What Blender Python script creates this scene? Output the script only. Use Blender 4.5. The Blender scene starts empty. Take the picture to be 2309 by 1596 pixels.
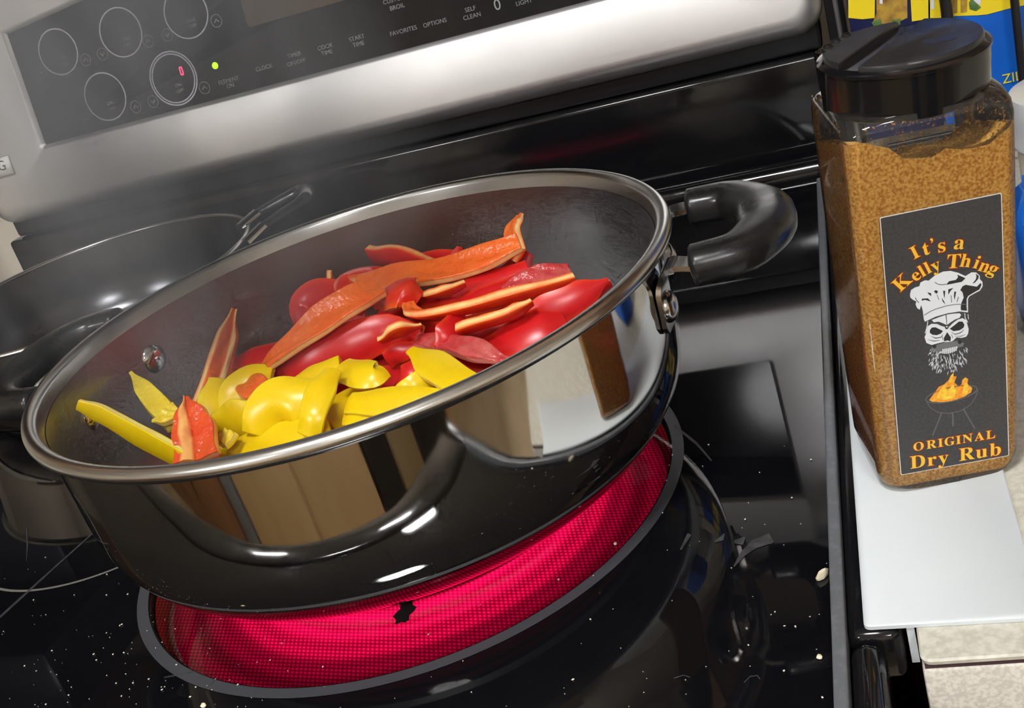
import bpy, bmesh, math, random
from mathutils import Vector, Matrix
from math import sin, cos, pi, radians

SC = bpy.context.scene
COL = SC.collection
random.seed(7)

# ------------------------------------------------------------------ camera
FPX, CX, CY = 2571.4, 1154.5, 798.0          # focal length / centre in the 2309 x 1596 frame
CAM = Vector((0.2393, -0.4589, 0.2756))
AX = Vector((0.9350, 0.2201, -0.2783)).normalized()     # image right
AZ = Vector((-0.3193, 0.8638, -0.3898)).normalized()    # view direction
AY = AZ.cross(AX).normalized()                           # image down
cam_data = bpy.data.cameras.new('camera')
cam = bpy.data.objects.new('camera', cam_data)
COL.objects.link(cam)
cam_data.sensor_width = 36.0
cam_data.lens = 36.0 * FPX / 2309.0
cam_data.clip_start = 0.01
R3 = Matrix((AX, -AY, -AZ)).transposed()
cam.matrix_world = Matrix.Translation(CAM) @ R3.to_4x4()
SC.camera = cam

# ------------------------------------------------------------------ world, exposure
w = bpy.data.worlds.new('world'); SC.world = w
w.use_nodes = True
w.node_tree.nodes['Background'].inputs[0].default_value = (0.85, 0.9, 1.0, 1)
w.node_tree.nodes['Background'].inputs[1].default_value = 0.15
SC.view_settings.view_transform = 'Standard'
SC.view_settings.look = 'None'
SC.view_settings.gamma = 1.0
SC.view_settings.use_curve_mapping = False
SC.view_settings.exposure = 0.06
SC.cycles.use_denoising = True
SC.cycles.max_bounces = 7
SC.cycles.diffuse_bounces = 3
SC.cycles.glossy_bounces = 5
SC.cycles.transmission_bounces = 4
SC.cycles.use_adaptive_sampling = True
SC.cycles.adaptive_threshold = 0.08
SC.cycles.adaptive_min_samples = 12
SC.cycles.caustics_refractive = False
SC.cycles.transparent_max_bounces = 10
SC.cycles.volume_bounces = 0
SC.cycles.sample_clamp_indirect = 8.0

LAMP_STRENGTH = 84.0

def ray(u, v):
    return AX * ((u - CX) / FPX) + AY * ((v - CY) / FPX) + AZ
def at_z(u, v, z):
    d = ray(u, v); return CAM + d * ((z - CAM.z) / d.z)
def at_y(u, v, y):
    d = ray(u, v); return CAM + d * ((y - CAM.y) / d.y)
def at_plane(u, v, p0, n):
    d = ray(u, v); return CAM + d * ((p0 - CAM).dot(n) / d.dot(n))

# ------------------------------------------------------------------ materials
MATS = {}
def mat(name, color=(0.5, 0.5, 0.5), rough=0.5, metal=0.0, spec=0.5, coat=0.0, noise=None, bump=None,
        emit=None, sss=0.0, aniso=0.0, colors=None, rough_noise=None):
    """noise=(scale, colour2[, detail, lo, hi]); bump=(scale, strength[, distance])"""
    if name in MATS: return MATS[name]
    m = bpy.data.materials.new(name); m.use_nodes = True
    nt = m.node_tree; b = nt.nodes['Principled BSDF']
    b.inputs['Base Color'].default_value = (*color, 1)
    b.inputs['Roughness'].default_value = rough
    b.inputs['Metallic'].default_value = metal
    b.inputs['Specular IOR Level'].default_value = spec
    b.inputs['Coat Weight'].default_value = coat
    b.inputs['Coat Roughness'].default_value = 0.05
    b.inputs['Subsurface Weight'].default_value = sss
    b.inputs['Subsurface Radius'].default_value = (0.01, 0.004, 0.002)
    b.inputs['Subsurface Scale'].default_value = 0.3
    b.inputs['Anisotropic'].default_value = aniso
    tc = nt.nodes.new('ShaderNodeTexCoord')
    if noise:
        n = nt.nodes.new('ShaderNodeTexNoise'); nt.links.new(tc.outputs['Object'], n.inputs['Vector'])
        n.inputs['Scale'].default_value = noise[0]
        n.inputs['Detail'].default_value = noise[2] if len(noise) > 2 else 4
        r = nt.nodes.new('ShaderNodeValToRGB')
        r.color_ramp.elements[0].position = noise[3] if len(noise) > 3 else 0.35
        r.color_ramp.elements[1].position = noise[4] if len(noise) > 4 else 0.65
        r.color_ramp.elements[0].color = (*color, 1); r.color_ramp.elements[1].color = (*noise[1], 1)
        nt.links.new(n.outputs['Fac'], r.inputs['Fac']); nt.links.new(r.outputs['Color'], b.inputs['Base Color'])
    if rough_noise:
        n = nt.nodes.new('ShaderNodeTexNoise'); nt.links.new(tc.outputs['Object'], n.inputs['Vector'])
        n.inputs['Scale'].default_value = rough_noise[0]; n.inputs['Detail'].default_value = 6
        mr = nt.nodes.new('ShaderNodeMapRange')
        mr.inputs['From Min'].default_value = 0.35; mr.inputs['From Max'].default_value = 0.7
        mr.inputs['To Min'].default_value = rough_noise[1]; mr.inputs['To Max'].default_value = rough_noise[2]
        nt.links.new(n.outputs['Fac'], mr.inputs['Value']); nt.links.new(mr.outputs['Result'], b.inputs['Roughness'])
    if bump:
        n = nt.nodes.new('ShaderNodeTexNoise'); nt.links.new(tc.outputs['Object'], n.inputs['Vector'])
        mp = None
        if len(bump) > 3:
            mp = nt.nodes.new('ShaderNodeMapping'); mp.inputs['Scale'].default_value = bump[3]
            nt.links.new(tc.outputs['Object'], mp.inputs['Vector']); nt.links.new(mp.outputs['Vector'], n.inputs['Vector'])
        n.inputs['Scale'].default_value = bump[0]; n.inputs['Detail'].default_value = 5
        bp = nt.nodes.new('ShaderNodeBump'); bp.inputs['Strength'].default_value = bump[1]
        bp.inputs['Distance'].default_value = bump[2] if len(bump) > 2 else 0.001
        nt.links.new(n.outputs['Fac'], bp.inputs['Height']); nt.links.new(bp.outputs['Normal'], b.inputs['Normal'])
    if emit:
        b.inputs['Emission Color'].default_value = (*emit[0], 1); b.inputs['Emission Strength'].default_value = emit[1]
    MATS[name] = m
    return m

def thin_clear(name, tint=(1, 1, 1), rough=0.03, ior=1.5, haze=0.0):
    m = bpy.data.materials.new(name); m.use_nodes = True; nt = m.node_tree
    for n in list(nt.nodes): nt.nodes.remove(n)
    out = nt.nodes.new('ShaderNodeOutputMaterial'); mix = nt.nodes.new('ShaderNodeMixShader')
    tr = nt.nodes.new('ShaderNodeBsdfTransparent'); tr.inputs[0].default_value = (*tint, 1)
    gl = nt.nodes.new('ShaderNodeBsdfGlossy'); gl.inputs['Roughness'].default_value = rough
    fr = nt.nodes.new('ShaderNodeFresnel'); fr.inputs[0].default_value = ior
    base = tr
    if haze:
        df = nt.nodes.new('ShaderNodeBsdfDiffuse'); df.inputs[0].default_value = (0.8, 0.8, 0.8, 1)
        m2 = nt.nodes.new('ShaderNodeMixShader'); m2.inputs[0].default_value = haze
        nt.links.new(tr.outputs[0], m2.inputs[1]); nt.links.new(df.outputs[0], m2.inputs[2]); base = m2
    nt.links.new(fr.outputs[0], mix.inputs[0]); nt.links.new(base.outputs[0], mix.inputs[1]); nt.links.new(gl.outputs[0], mix.inputs[2])
    nt.links.new(mix.outputs[0], out.inputs[0])
    MATS[name] = m
    return m

steel_pan = mat('polished_steel', (0.68, 0.665, 0.64), 0.04, 1.0, bump=(18, 0.03, 0.0006), rough_noise=(25, 0.03, 0.08))
steel_in = mat('brushed_steel_inside', (0.40, 0.405, 0.41), 0.3, 1.0, bump=(90, 0.1, 0.0005, (1, 1, 30)), rough_noise=(12, 0.28, 0.33))
steel_rim = mat('steel_rim', (0.58, 0.57, 0.55), 0.25, 1.0, bump=(300, 0.03, 0.0002))
steel_panel = mat('brushed_steel_panel', (0.66, 0.65, 0.645), 0.5, 1.0, bump=(160, 0.15, 0.0004, (0.04, 1, 1)), rough_noise=(9, 0.44, 0.54))
steel_bracket = mat('steel_bracket', (0.5, 0.48, 0.46), 0.18, 1.0, bump=(200, 0.08, 0.0003))
chrome = mat('chrome', (0.8, 0.8, 0.8), 0.08, 1.0)
black_glass = mat('black_ceramic_glass', (0.004, 0.004, 0.005), 0.03, 0.0, spec=0.45, rough_noise=(14, 0.012, 0.05))
panel_glass = mat('black_panel_glass', (0.008, 0.0075, 0.0075), 0.1, 0.0, spec=0.24, noise=(12, (0.018, 0.017, 0.017), 4, 0.4, 0.8))
black_enamel = mat('black_enamel', (0.006, 0.006, 0.007), 0.1, 0.0, spec=0.5, rough_noise=(30, 0.06, 0.2))
black_metal = mat('black_metal', (0.01, 0.01, 0.011), 0.35, 0.0, spec=0.4)
grey_strip = mat('grey_anodised_strip', (0.16, 0.17, 0.185), 0.35, 0.3, noise=(300, (0.22, 0.23, 0.25), 3, 0.5, 0.8))
bakelite = mat('black_bakelite', (0.012, 0.012, 0.012), 0.3, 0.0, spec=0.5, bump=(180, 0.05, 0.0004), rough_noise=(60, 0.22, 0.42), noise=(90, (0.03, 0.028, 0.025), 5, 0.6, 0.85))
nonstick = mat('dark_pan_steel', (0.10, 0.10, 0.105), 0.22, 1.0, rough_noise=(15, 0.18, 0.3))
dark_enamel = mat('dark_grey_pan', (0.02, 0.02, 0.023), 0.2, 0.0, spec=0.6, rough_noise=(15, 0.16, 0.3))
print_grey = mat('grey_print', (0.05, 0.053, 0.06), 0.35)
print_pale = mat('pale_print', (0.16, 0.155, 0.14), 0.35)
panel_print = mat('panel_grey_print', (0.24, 0.24, 0.25), 0.4)
panel_ring = mat('panel_ring_print', (0.48, 0.47, 0.53), 0.4)
white_sil = mat('white_silicone', (0.62, 0.66, 0.675), 0.42, 0.0, spec=0.4, noise=(25, (0.60, 0.645, 0.665), 4))
counter_mat = mat('speckled_laminate', (0.54, 0.515, 0.425), 0.35, 0.0, noise=(330, (0.66, 0.64, 0.55), 5, 0.4, 0.62))
counter_front = mat('speckled_laminate_front', (0.56, 0.52, 0.45), 0.5, 0.0, noise=(700, (0.72, 0.68, 0.6), 5, 0.4, 0.62))
seam_mat = mat('dark_seam', (0.06, 0.03, 0.035), 0.6)
wall_mat = mat('wall_paint', (0.62, 0.55, 0.45), 0.8, noise=(6, (0.66, 0.59, 0.49), 3))
ceil_mat = mat('ceiling_paint', (0.8, 0.79, 0.77), 0.9, noise=(40, (0.77, 0.76, 0.74), 3))
floor_mat = mat('tan_floor', (0.36, 0.27, 0.16), 0.45, noise=(8, (0.46, 0.36, 0.23), 5))
wood = mat('oak_cabinet', (0.42, 0.23, 0.10), 0.4, noise=(5, (0.33, 0.17, 0.07), 6))
wood_dark = mat('brown_cabinet', (0.42, 0.23, 0.12), 0.4, noise=(6, (0.30, 0.16, 0.08), 6))
tan_panel = mat('tan_panel', (0.82, 0.64, 0.38), 0.5, noise=(5, (0.74, 0.56, 0.32), 4))
navy_filler = mat('black_filler', (0.012, 0.014, 0.022), 0.3, noise=(4, (0.02, 0.022, 0.03), 3))
lamp_glow = mat('lamp_diffuser', (1, 1, 1), 0.5, emit=((0.98, 0.985, 1.0), LAMP_STRENGTH))
lamp_metal = mat('lamp_frame', (0.7, 0.7, 0.7), 0.4)
yellow_print = mat('yellow_print', (0.80, 0.62, 0.01), 0.4)
blue_print = mat('blue_print', (0.004, 0.10, 0.52), 0.35, noise=(20, (0.004, 0.13, 0.62), 3))
navy_print = mat('navy_print', (0.004, 0.008, 0.06), 0.4)
brown_print = mat('brown_print', (0.22, 0.10, 0.02), 0.5, noise=(150, (0.45, 0.28, 0.03), 3))
green_print = mat('green_print', (0.05, 0.13, 0.03), 0.5, noise=(200, (0.16, 0.25, 0.06), 3))
white_print = mat('white_print', (0.66, 0.68, 0.80), 0.5)
label_black = mat('label_black', (0.035, 0.035, 0.036), 0.5, spec=0.5, noise=(900, (0.05, 0.05, 0.05), 2))
label_edge = mat('label_edge', (0.72, 0.68, 0.66), 0.6)
emblem_white = mat('emblem_white', (0.70, 0.73, 0.76), 0.5)
emblem_grey = mat('emblem_grey', (0.15, 0.155, 0.16), 0.5)
emblem_dark = mat('emblem_dark', (0.02, 0.02, 0.02), 0.5)
txt_yellow = mat('letter_yellow', (0.82, 0.48, 0.03), 0.5)
txt_red = mat('letter_red', (0.20, 0.018, 0.008), 0.5)
flame_or = mat('flame_orange', (0.78, 0.25, 0.015), 0.5, noise=(700, (0.85, 0.42, 0.03), 3))
flame_ye = mat('flame_yellow', (0.88, 0.66, 0.05), 0.5, noise=(600, (0.85, 0.4, 0.03), 3))
powder = mat('spice_powder', (0.62, 0.25, 0.022), 0.9, spec=0.1, noise=(950, (1.0, 0.64, 0.16), 4, 0.36, 0.62), bump=(800, 0.6, 0.0008))
residue = mat('spice_residue', (0.42, 0.22, 0.06), 0.9, spec=0.1)
cap_black = mat('glossy_black_plastic', (0.007, 0.007, 0.008), 0.12, 0.0, spec=0.55, rough_noise=(60, 0.08, 0.16))
cap_top = mat('satin_black_plastic', (0.016, 0.016, 0.017), 0.33, 0.0, spec=0.5, rough_noise=(80, 0.28, 0.4))
clear_plastic = thin_clear('clear_plastic', (0.97, 0.95, 0.92), 0.04, 1.55, haze=0.02)
silver_lid = mat('silver_white_lid', (0.72, 0.73, 0.75), 0.3, 0.2)
crumb_mat = mat('pale_crumb', (0.72, 0.62, 0.40), 0.7, noise=(300, (0.82, 0.76, 0.6), 3))
speck_mat = mat('white_speck', (0.68, 0.64, 0.56), 0.7)
smear_mat = mat('dried_smear', (0.055, 0.055, 0.058), 0.45, noise=(250, (0.02, 0.02, 0.021), 4))
char_mat = mat('burnt_spot', (0.003, 0.002, 0.002), 0.7)
red_led = mat('red_led', (0.1, 0, 0.01), 0.4, emit=((1.0, 0.03, 0.12), 6.0))
green_led = mat('green_led', (0.05, 0.2, 0.0), 0.4, emit=((0.35, 1.0, 0.0), 3.5))
amber_mirror = mat('amber_reflection', (0.07, 0.042, 0.018), 0.2, noise=(14, (0.05, 0.03, 0.014), 3))
badge_mat = mat('badge_plate', (0.42, 0.41, 0.39), 0.4, 0.8)
insul = mat('insulation_ring', (0.30, 0.11, 0.10), 0.9)

# ------------------------------------------------------------------ mesh helpers
def link(name, verts, faces, material=None, parent=None, smooth=True, angle=40, mats=None, fmat=None):
    me = bpy.data.meshes.new(name); me.from_pydata([tuple(v) for v in verts], [], faces); me.validate()
    bm = bmesh.new(); bm.from_mesh(me); bmesh.ops.recalc_face_normals(bm, faces=bm.faces[:]); bm.to_mesh(me); bm.free()
    if mats:
        for m in mats: me.materials.append(m)
        if fmat:
            for i, p in enumerate(me.polygons): p.material_index = fmat[i] if i < len(fmat) else 0
    elif material: me.materials.append(material)
    if smooth:
        me.polygons.foreach_set('use_smooth', [True] * len(me.polygons))
        if angle: me.set_sharp_from_angle(angle=radians(angle))
    o = bpy.data.objects.new(name, me); COL.objects.link(o)
    if parent is not None: o.parent = parent
    return o

def tag(o, label=None, cat=None, group=None, kind=None):
    if label: o['label'] = label
    if cat: o['category'] = cat
    if group: o['group'] = group
    if kind: o['kind'] = kind
    return o

def thing(name, label, cat, loc=(0, 0, 0), group=None):
    o = bpy.data.objects.new(name, None); COL.objects.link(o); o.location = loc
    o.empty_display_size = 0.02
    return tag(o, label, cat, group)

def loft(loops, closed=True, cap0=True, cap1=True):
    n = len(loops[0]); V = [p for l in loops for p in l]; F = []
    for i in range(len(loops) - 1):
        for j in range(n if closed else n - 1):
            a = i * n + j; b = i * n + (j + 1) % n
            F.append((a, b, b + n, a + n))
    if cap0: F.append(tuple(range(n - 1, -1, -1)))
    if cap1: F.append(tuple(range((len(loops) - 1) * n, len(loops) * n)))
    return V, F

def lathe(profile, n=96, c=(0, 0), cap0=False, cap1=False):
    loops = [[Vector((c[0] + r * cos(2 * pi * k / n), c[1] + r * sin(2 * pi * k / n), z)) for k in range(n)] for r, z in profile]
    return loft(loops, True, cap0, cap1)

def rrect(x0, x1, y0, y1, r, seg=5):
    pts = []
    for cx, cy, a0 in ((x1 - r, y1 - r, 0), (x0 + r, y1 - r, pi / 2), (x0 + r, y0 + r, pi), (x1 - r, y0 + r, 3 * pi / 2)):
        for k in range(seg + 1):
            a = a0 + (pi / 2) * k / seg; pts.append((cx + r * cos(a), cy + r * sin(a)))
    return pts

def box(name, x0, x1, y0, y1, z0, z1, material, parent=None, bevel=0.0, seg=2):
    bm = bmesh.new(); bmesh.ops.create_cube(bm, size=1.0)
    for v in bm.verts:
        v.co = Vector((x0 + (v.co.x + .5) * (x1 - x0), y0 + (v.co.y + .5) * (y1 - y0), z0 + (v.co.z + .5) * (z1 - z0)))
    if bevel: bmesh.ops.bevel(bm, geom=bm.edges[:], offset=bevel, segments=seg, affect='EDGES', profile=0.5)
    me = bpy.data.meshes.new(name); bm.to_mesh(me); bm.free(); me.materials.append(material)
    if bevel:
        me.polygons.foreach_set('use_smooth', [True] * len(me.polygons)); me.set_sharp_from_angle(angle=radians(35))
    o = bpy.data.objects.new(name, me); COL.objects.link(o)
    if parent is not None: o.parent = parent
    return o

def catmull(P, n):
    P = [Vector(p) for p in P]
    if len(P) == 2: return [P[0].lerp(P[1], i / (n - 1)) for i in range(n)]
    Q = [P[0] * 2 - P[1]] + P + [P[-1] * 2 - P[-2]]; out = []
    for i in range(n):
        t = i / (n - 1) * (len(P) - 1); k = min(int(t), len(P) - 2); f = t - k
        p0, p1, p2, p3 = Q[k:k + 4]
        out.append(0.5 * ((2 * p1) + (p2 - p0) * f + (2 * p0 - 5 * p1 + 4 * p2 - p3) * f * f + (3 * p1 - p0 - 3 * p2 + p3) * f ** 3))
    return out

def interp(vals, t):
    t *= len(vals) - 1; k = min(int(t), len(vals) - 2); f = t - k
    f = f * f * (3 - 2 * f) if len(vals) > 2 else f
    return vals[k] * (1 - f) + vals[k + 1] * f

def tube(path, rad, n=12, up=(0, 0, 1), flat=1.0, N=None):
    """swept ellipse; rad: list of radii, flat: height/width"""
    pts = catmull(path, N) if N else [Vector(p) for p in path]
    loops = []; m = len(pts); side = None
    for i, p in enumerate(pts):
        T = (pts[min(i + 1, m - 1)] - pts[max(i - 1, 0)]).normalized()
        U = Vector(up); S = T.cross(U)
        if S.length < 1e-4: S = T.cross(Vector((0, 1, 0)))
        S.normalize(); U = S.cross(T).normalized()
        r = interp(rad, i / (m - 1)) if isinstance(rad, (list, tuple)) else rad
        loops.append([p + S * (r * cos(2 * pi * k / n)) + U * (r * flat * sin(2 * pi * k / n)) for k in range(n)])
    return loft(loops)

def merge(parts):
    V, F = [], []
    for v, f in parts:
        o = len(V); V += list(v); F += [tuple(i + o for i in q) for q in f]
    return V, F

def bxvf(x0, x1, y0, y1, z0, z1):
    V = [Vector((x, y, z)) for z in (z0, z1) for y in (y0, y1) for x in (x0, x1)]
    return V, [(0, 2, 3, 1), (4, 5, 7, 6), (0, 1, 5, 4), (2, 6, 7, 3), (0, 4, 6, 2), (1, 3, 7, 5)]

def text_mesh(name, body, size, material, M, parent=None, align='CENTER', offset=0.0, extrude=0.00005, width=None):
    cu = bpy.data.curves.new(name, 'FONT'); cu.body = body; cu.size = size; cu.align_x = align
    cu.offset = offset; cu.extrude = extrude; cu.resolution_u = 4
    o = bpy.data.objects.new(name, cu); COL.objects.link(o)
    bpy.context.view_layer.update()
    me = bpy.data.meshes.new_from_object(o.evaluated_get(bpy.context.evaluated_depsgraph_get()))
    COL.objects.unlink(o); bpy.data.objects.remove(o)
    me.materials.clear(); me.materials.append(material)
    if width and len(me.vertices):
        xs = [v.co.x for v in me.vertices]; k = width / (max(xs) - min(xs))
        for v in me.vertices: v.co.x *= k
    me.transform(M)
    ob = bpy.data.objects.new(name, me); COL.objects.link(ob)
    if parent is not None: ob.parent = parent
    return ob

def math_bold(s):
    o = ''
    for ch in s:
        if 'A' <= ch <= 'Z': o += chr(0x1D400 + ord(ch) - 65)
        elif 'a' <= ch <= 'z': o += chr(0x1D41A + ord(ch) - 97)
        else: o += ch
    return o

def flat_poly(pts, thick, frame):
    """polygon in plane coordinates -> thin prism; frame(a,b,d)->world/local point"""
    n = len(pts)
    V = [frame(a, b, 0) for a, b in pts] + [frame(a, b, thick) for a, b in pts]
    F = [tuple(range(n)), tuple(range(2 * n - 1, n - 1, -1))]
    F += [(i, i + n, (i + 1) % n + n, (i + 1) % n) for i in range(n)]
    return V, F

def stroke(pts, wd):
    """2-D polyline -> polygon of width wd (tapering list allowed)"""
    L, Rr = [], []
    m = len(pts)
    for i, p in enumerate(pts):
        a = pts[max(i - 1, 0)]; b = pts[min(i + 1, m - 1)]
        dx, dy = b[0] - a[0], b[1] - a[1]; l = math.hypot(dx, dy) or 1
        h = (wd[i] if isinstance(wd, (list, tuple)) else wd) / 2
        L.append((p[0] - dy / l * h, p[1] + dx / l * h)); Rr.append((p[0] + dy / l * h, p[1] - dx / l * h))
    return L + Rr[::-1]

# ================================================================== THE ROOM
Z_FLOOR, Z_CEIL = -0.915, 1.5
def struct(o, label=None): o['kind'] = 'structure'; return o
struct(box('floor', -3.0, 2.2, -3.4, 0.62, Z_FLOOR - 0.05, Z_FLOOR, floor_mat))
struct(box('ceiling', -3.0, 2.2, -3.4, 0.62, Z_CEIL, Z_CEIL + 0.05, ceil_mat))
struct(box('wall_back', -3.0, 2.2, 0.53, 0.58, Z_FLOOR, Z_CEIL, wall_mat))
struct(box('wall_left', -3.05, -3.0, -3.4, 0.62, Z_FLOOR, Z_CEIL, wall_mat))
struct(box('wall_right', 2.2, 2.25, -3.4, 0.62, Z_FLOOR, Z_CEIL, wall_mat))
struct(box('wall_front', -3.0, 2.2, -3.45, -3.4, Z_FLOOR, Z_CEIL, wall_mat))

# unseen kitchen units opposite, colours banded for the pan's reflection; black ones are added
def base_unit(name, x0, x1, m, label, cat, doors=1):
    y0, y1 = -2.0, -1.4
    t = thing(name, label, cat, ((x0 + x1) / 2, (y0 + y1) / 2, Z_FLOOR))
    P = t.matrix_basis.inverted()
    def loc(o): o.matrix_parent_inverse = Matrix.Translation(-Vector(t.location)); return o
    loc(box('body', x0 + .004, x1 - .004, y0, y1, Z_FLOOR, -0.0502, m, t, 0.004))
    wdt = (x1 - x0) / doors
    for k in range(doors):
        a, b = x0 + k * wdt + .012, x0 + (k + 1) * wdt - .012
        d = loc(box('door', a, b, y1, y1 + .02, Z_FLOOR + .1, -0.09, m, t, 0.006))
        h = box('handle', b - .05, b - .038, y1 + .02, y1 + .035, -0.32, -0.2, chrome, d)
    return t
slate_panel = mat('slate_blue_panel', (0.26, 0.31, 0.38), 0.4, noise=(5, (0.22, 0.27, 0.33), 3))
olive_panel = mat('olive_tan_panel', (0.42, 0.35, 0.21), 0.5, noise=(5, (0.36, 0.29, 0.17), 4))
units = [(-2.6, -1.75, wood, 'oak base cabinet at the far left across the room', 'cabinet', 2),
         (-1.75, -0.9, wood_dark, 'brown base cabinet across the room, next to the oak one', 'cabinet', 2),
         (-0.9, -0.76, slate_panel, 'very narrow slate blue pull-out cabinet across the room', 'cabinet', 1),
         (-0.76, 0.37, tan_panel, 'wide tan panelled base cabinet across the room', 'cabinet', 2),
         (0.37, 0.60, navy_filler, 'narrow black unit added across the room as a dark band in the pan reflection', 'added unit', 1),
         (0.60, 0.87, olive_panel, 'narrow olive-tan base cabinet between two added black units across the room', 'cabinet', 1),
         (0.87, 1.35, navy_filler, 'wider black unit added across the room at the right to darken the pan reflection', 'dishwasher', 1),
         (1.35, 1.9, tan_panel, 'tan base cabinet at the far right across the room', 'cabinet', 2)]
for x0, x1, m, lb, ct, dn in units:
    base_unit('base_cabinet' if ct == 'cabinet' else ct.replace(' ', '_'), x0, x1, m, lb, ct, dn)
tag(box('worktop', -2.6, 1.9, -2.03, -1.37, -0.05, -0.01, counter_mat, None, 0.006), 'long cream worktop on the cabinets across the room', 'worktop')

# ceiling lamps
def ceiling_lamp(x, y, sx, sy, label):
    t = thing('ceiling_lamp', label, 'lamp', (x, y, Z_CEIL), 'ceiling lamps')
    for nm, e, zs, m in (('frame', .03, (-.035, -.004, 0), lamp_metal), ('diffuser', 0, (-.052, -.046, -.0352), lamp_glow)):
        V, F = loft([[Vector((a, b, z)) for a, b in rrect(-sx - e + k, sx + e - k, -sy - e + k, sy + e - k, sy * .9, 6)] for z, k in zip(zs, (.006, 0, 0))])
        o = link(nm, V, F, m, t, angle=40)
ceiling_lamp(0.95, -2.2, 0.28, 0.13, 'elongated white ceiling lamp nearest the counter side')
ceiling_lamp(-1.1, -2.2, 0.28, 0.13, 'elongated white ceiling lamp over the left of the room')
ceiling_lamp(0.05, -0.8, 0.17, 0.11, 'small white ceiling lamp nearest the stove')
# left-hand counter; unseen black coffee maker added to darken the glass top's reflection
lc = thing('side_counter', 'cream laminate counter left of the stove', 'counter', (-1.2, 0.18, Z_FLOOR))
box('counter_top', -.64, .655, -.33, .34, .875, .917, counter_mat, lc, .003)
box('cabinet_body', -.64, .65, -.30, .34, 0, .8745, wood, lc, .003)
cm = thing('added_coffee_maker', 'tall black coffee maker added left of the stove to darken the glass-top reflection', 'coffee maker', (-0.82, 0.43, 0.0025))
box('base', -.15, .15, -.09, .085, 0, .035, navy_filler, cm, .006)
box('column', -.15, .15, .0, .085, .0352, .34, navy_filler, cm, .006)
box('head', -.15, .15, -.09, .085, .3402, .43, navy_filler, cm, .008)
V, F = lathe([(.05, .036), (.062, .04), (.066, .10), (.058, .17), (.05, .19)], 32, (0, -.03), True, True); o = link('carafe', V, F, navy_filler, cm)
# unseen wall cabinets beside the hood, added so the glass top mirrors dark brown
for x0, x1, side in ((-1.35, -0.545, 'left'), (0.235, 1.2, 'right')):
    wc = thing('added_wall_cabinet', 'brown wall cabinet added to the %s of the microwave hood for its dark reflection' % side, 'cabinet', ((x0 + x1) / 2, .37, .5), 'wall cabinets'); h = (x1 - x0) / 2
    box('body', -h, h, -.15, .155, 0, .85, wood_dark, wc, .003)
    for sg in (-1, 1):
        d = box('door', min(0, sg * h) + .004, max(0, sg * h) - .004, -.172, -.152, .004, .846, wood_dark, wc, .005)
        box('knob', sg * .03 - .008, sg * .03 + .008, -.19, -.1722, .06, .076, chrome, d, .003)
# unseen microwave hood, added to shade the back wall and darken the glass top
hood = thing('added_hood', 'black microwave hood added above the stove to shade the wall behind', 'microwave', (-0.156, 0.33, 0.53))
for nm, a in (('hood_body', (-.38, .38, -.17, .19, 0, .40)), ('hood_door', (-.375, .20, -.185, -.1705, .02, .39)), ('hood_buttons', (.21, .375, -.18, -.1705, .02, .39)), ('hood_handle', (.165, .185, -.215, -.1855, .05, .36))):
    box(nm, *a, black_metal, hood, .004)

# ================================================================== THE STOVE
SX0, SX1 = -0.537, 0.2245
stove = thing('electric_range', 'black glass-top electric range with stainless control backguard', 'stove', (-0.156, 0.1, Z_FLOOR))
SINV = Matrix.Translation(-Vector(stove.location))
def part(o, parent=None):
    o.parent = parent if parent is not None else stove
    o.matrix_parent_inverse = SINV if parent is None else Matrix.Identity(4)
    return o
BC = (-0.0063, -0.0034)     # burner centre
def plate_with_hole(x0, x1, y0, y1, c, r, z, zb):
    ang = sorted(set([round(2 * pi * k / 128, 6) for k in range(128)] +
                     [round(math.atan2(y - c[1], x - c[0]) % (2 * pi), 6) for x in (x0, x1) for y in (y0, y1)]))
    inn, outp = [], []
    for a in ang:
        dx, dy = cos(a), sin(a)
        t = min([((x1 if dx > 0 else x0) - c[0]) / dx if abs(dx) > 1e-9 else 1e9, ((y1 if dy > 0 else y0) - c[1]) / dy if abs(dy) > 1e-9 else 1e9])
        inn.append((c[0] + r * dx, c[1] + r * dy)); outp.append((c[0] + t * dx, c[1] + t * dy))
    loops = [[Vector((x, y, zb)) for x, y in inn], [Vector((x, y, z)) for x, y in inn], [Vector((x, y, z)) for x, y in outp], [Vector((x, y, zb)) for x, y in outp]]
    return loft(loops, True, False, False)
GX0, GX1, GY0, GY1 = -0.515, 0.2012, -0.225, 0.375
V, F = plate_with_hole(GX0, GX1, GY0, GY1, BC, 0.1355, 0.0, -0.004)
part(link('cooktop_glass', V, F, black_glass, angle=30))

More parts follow.
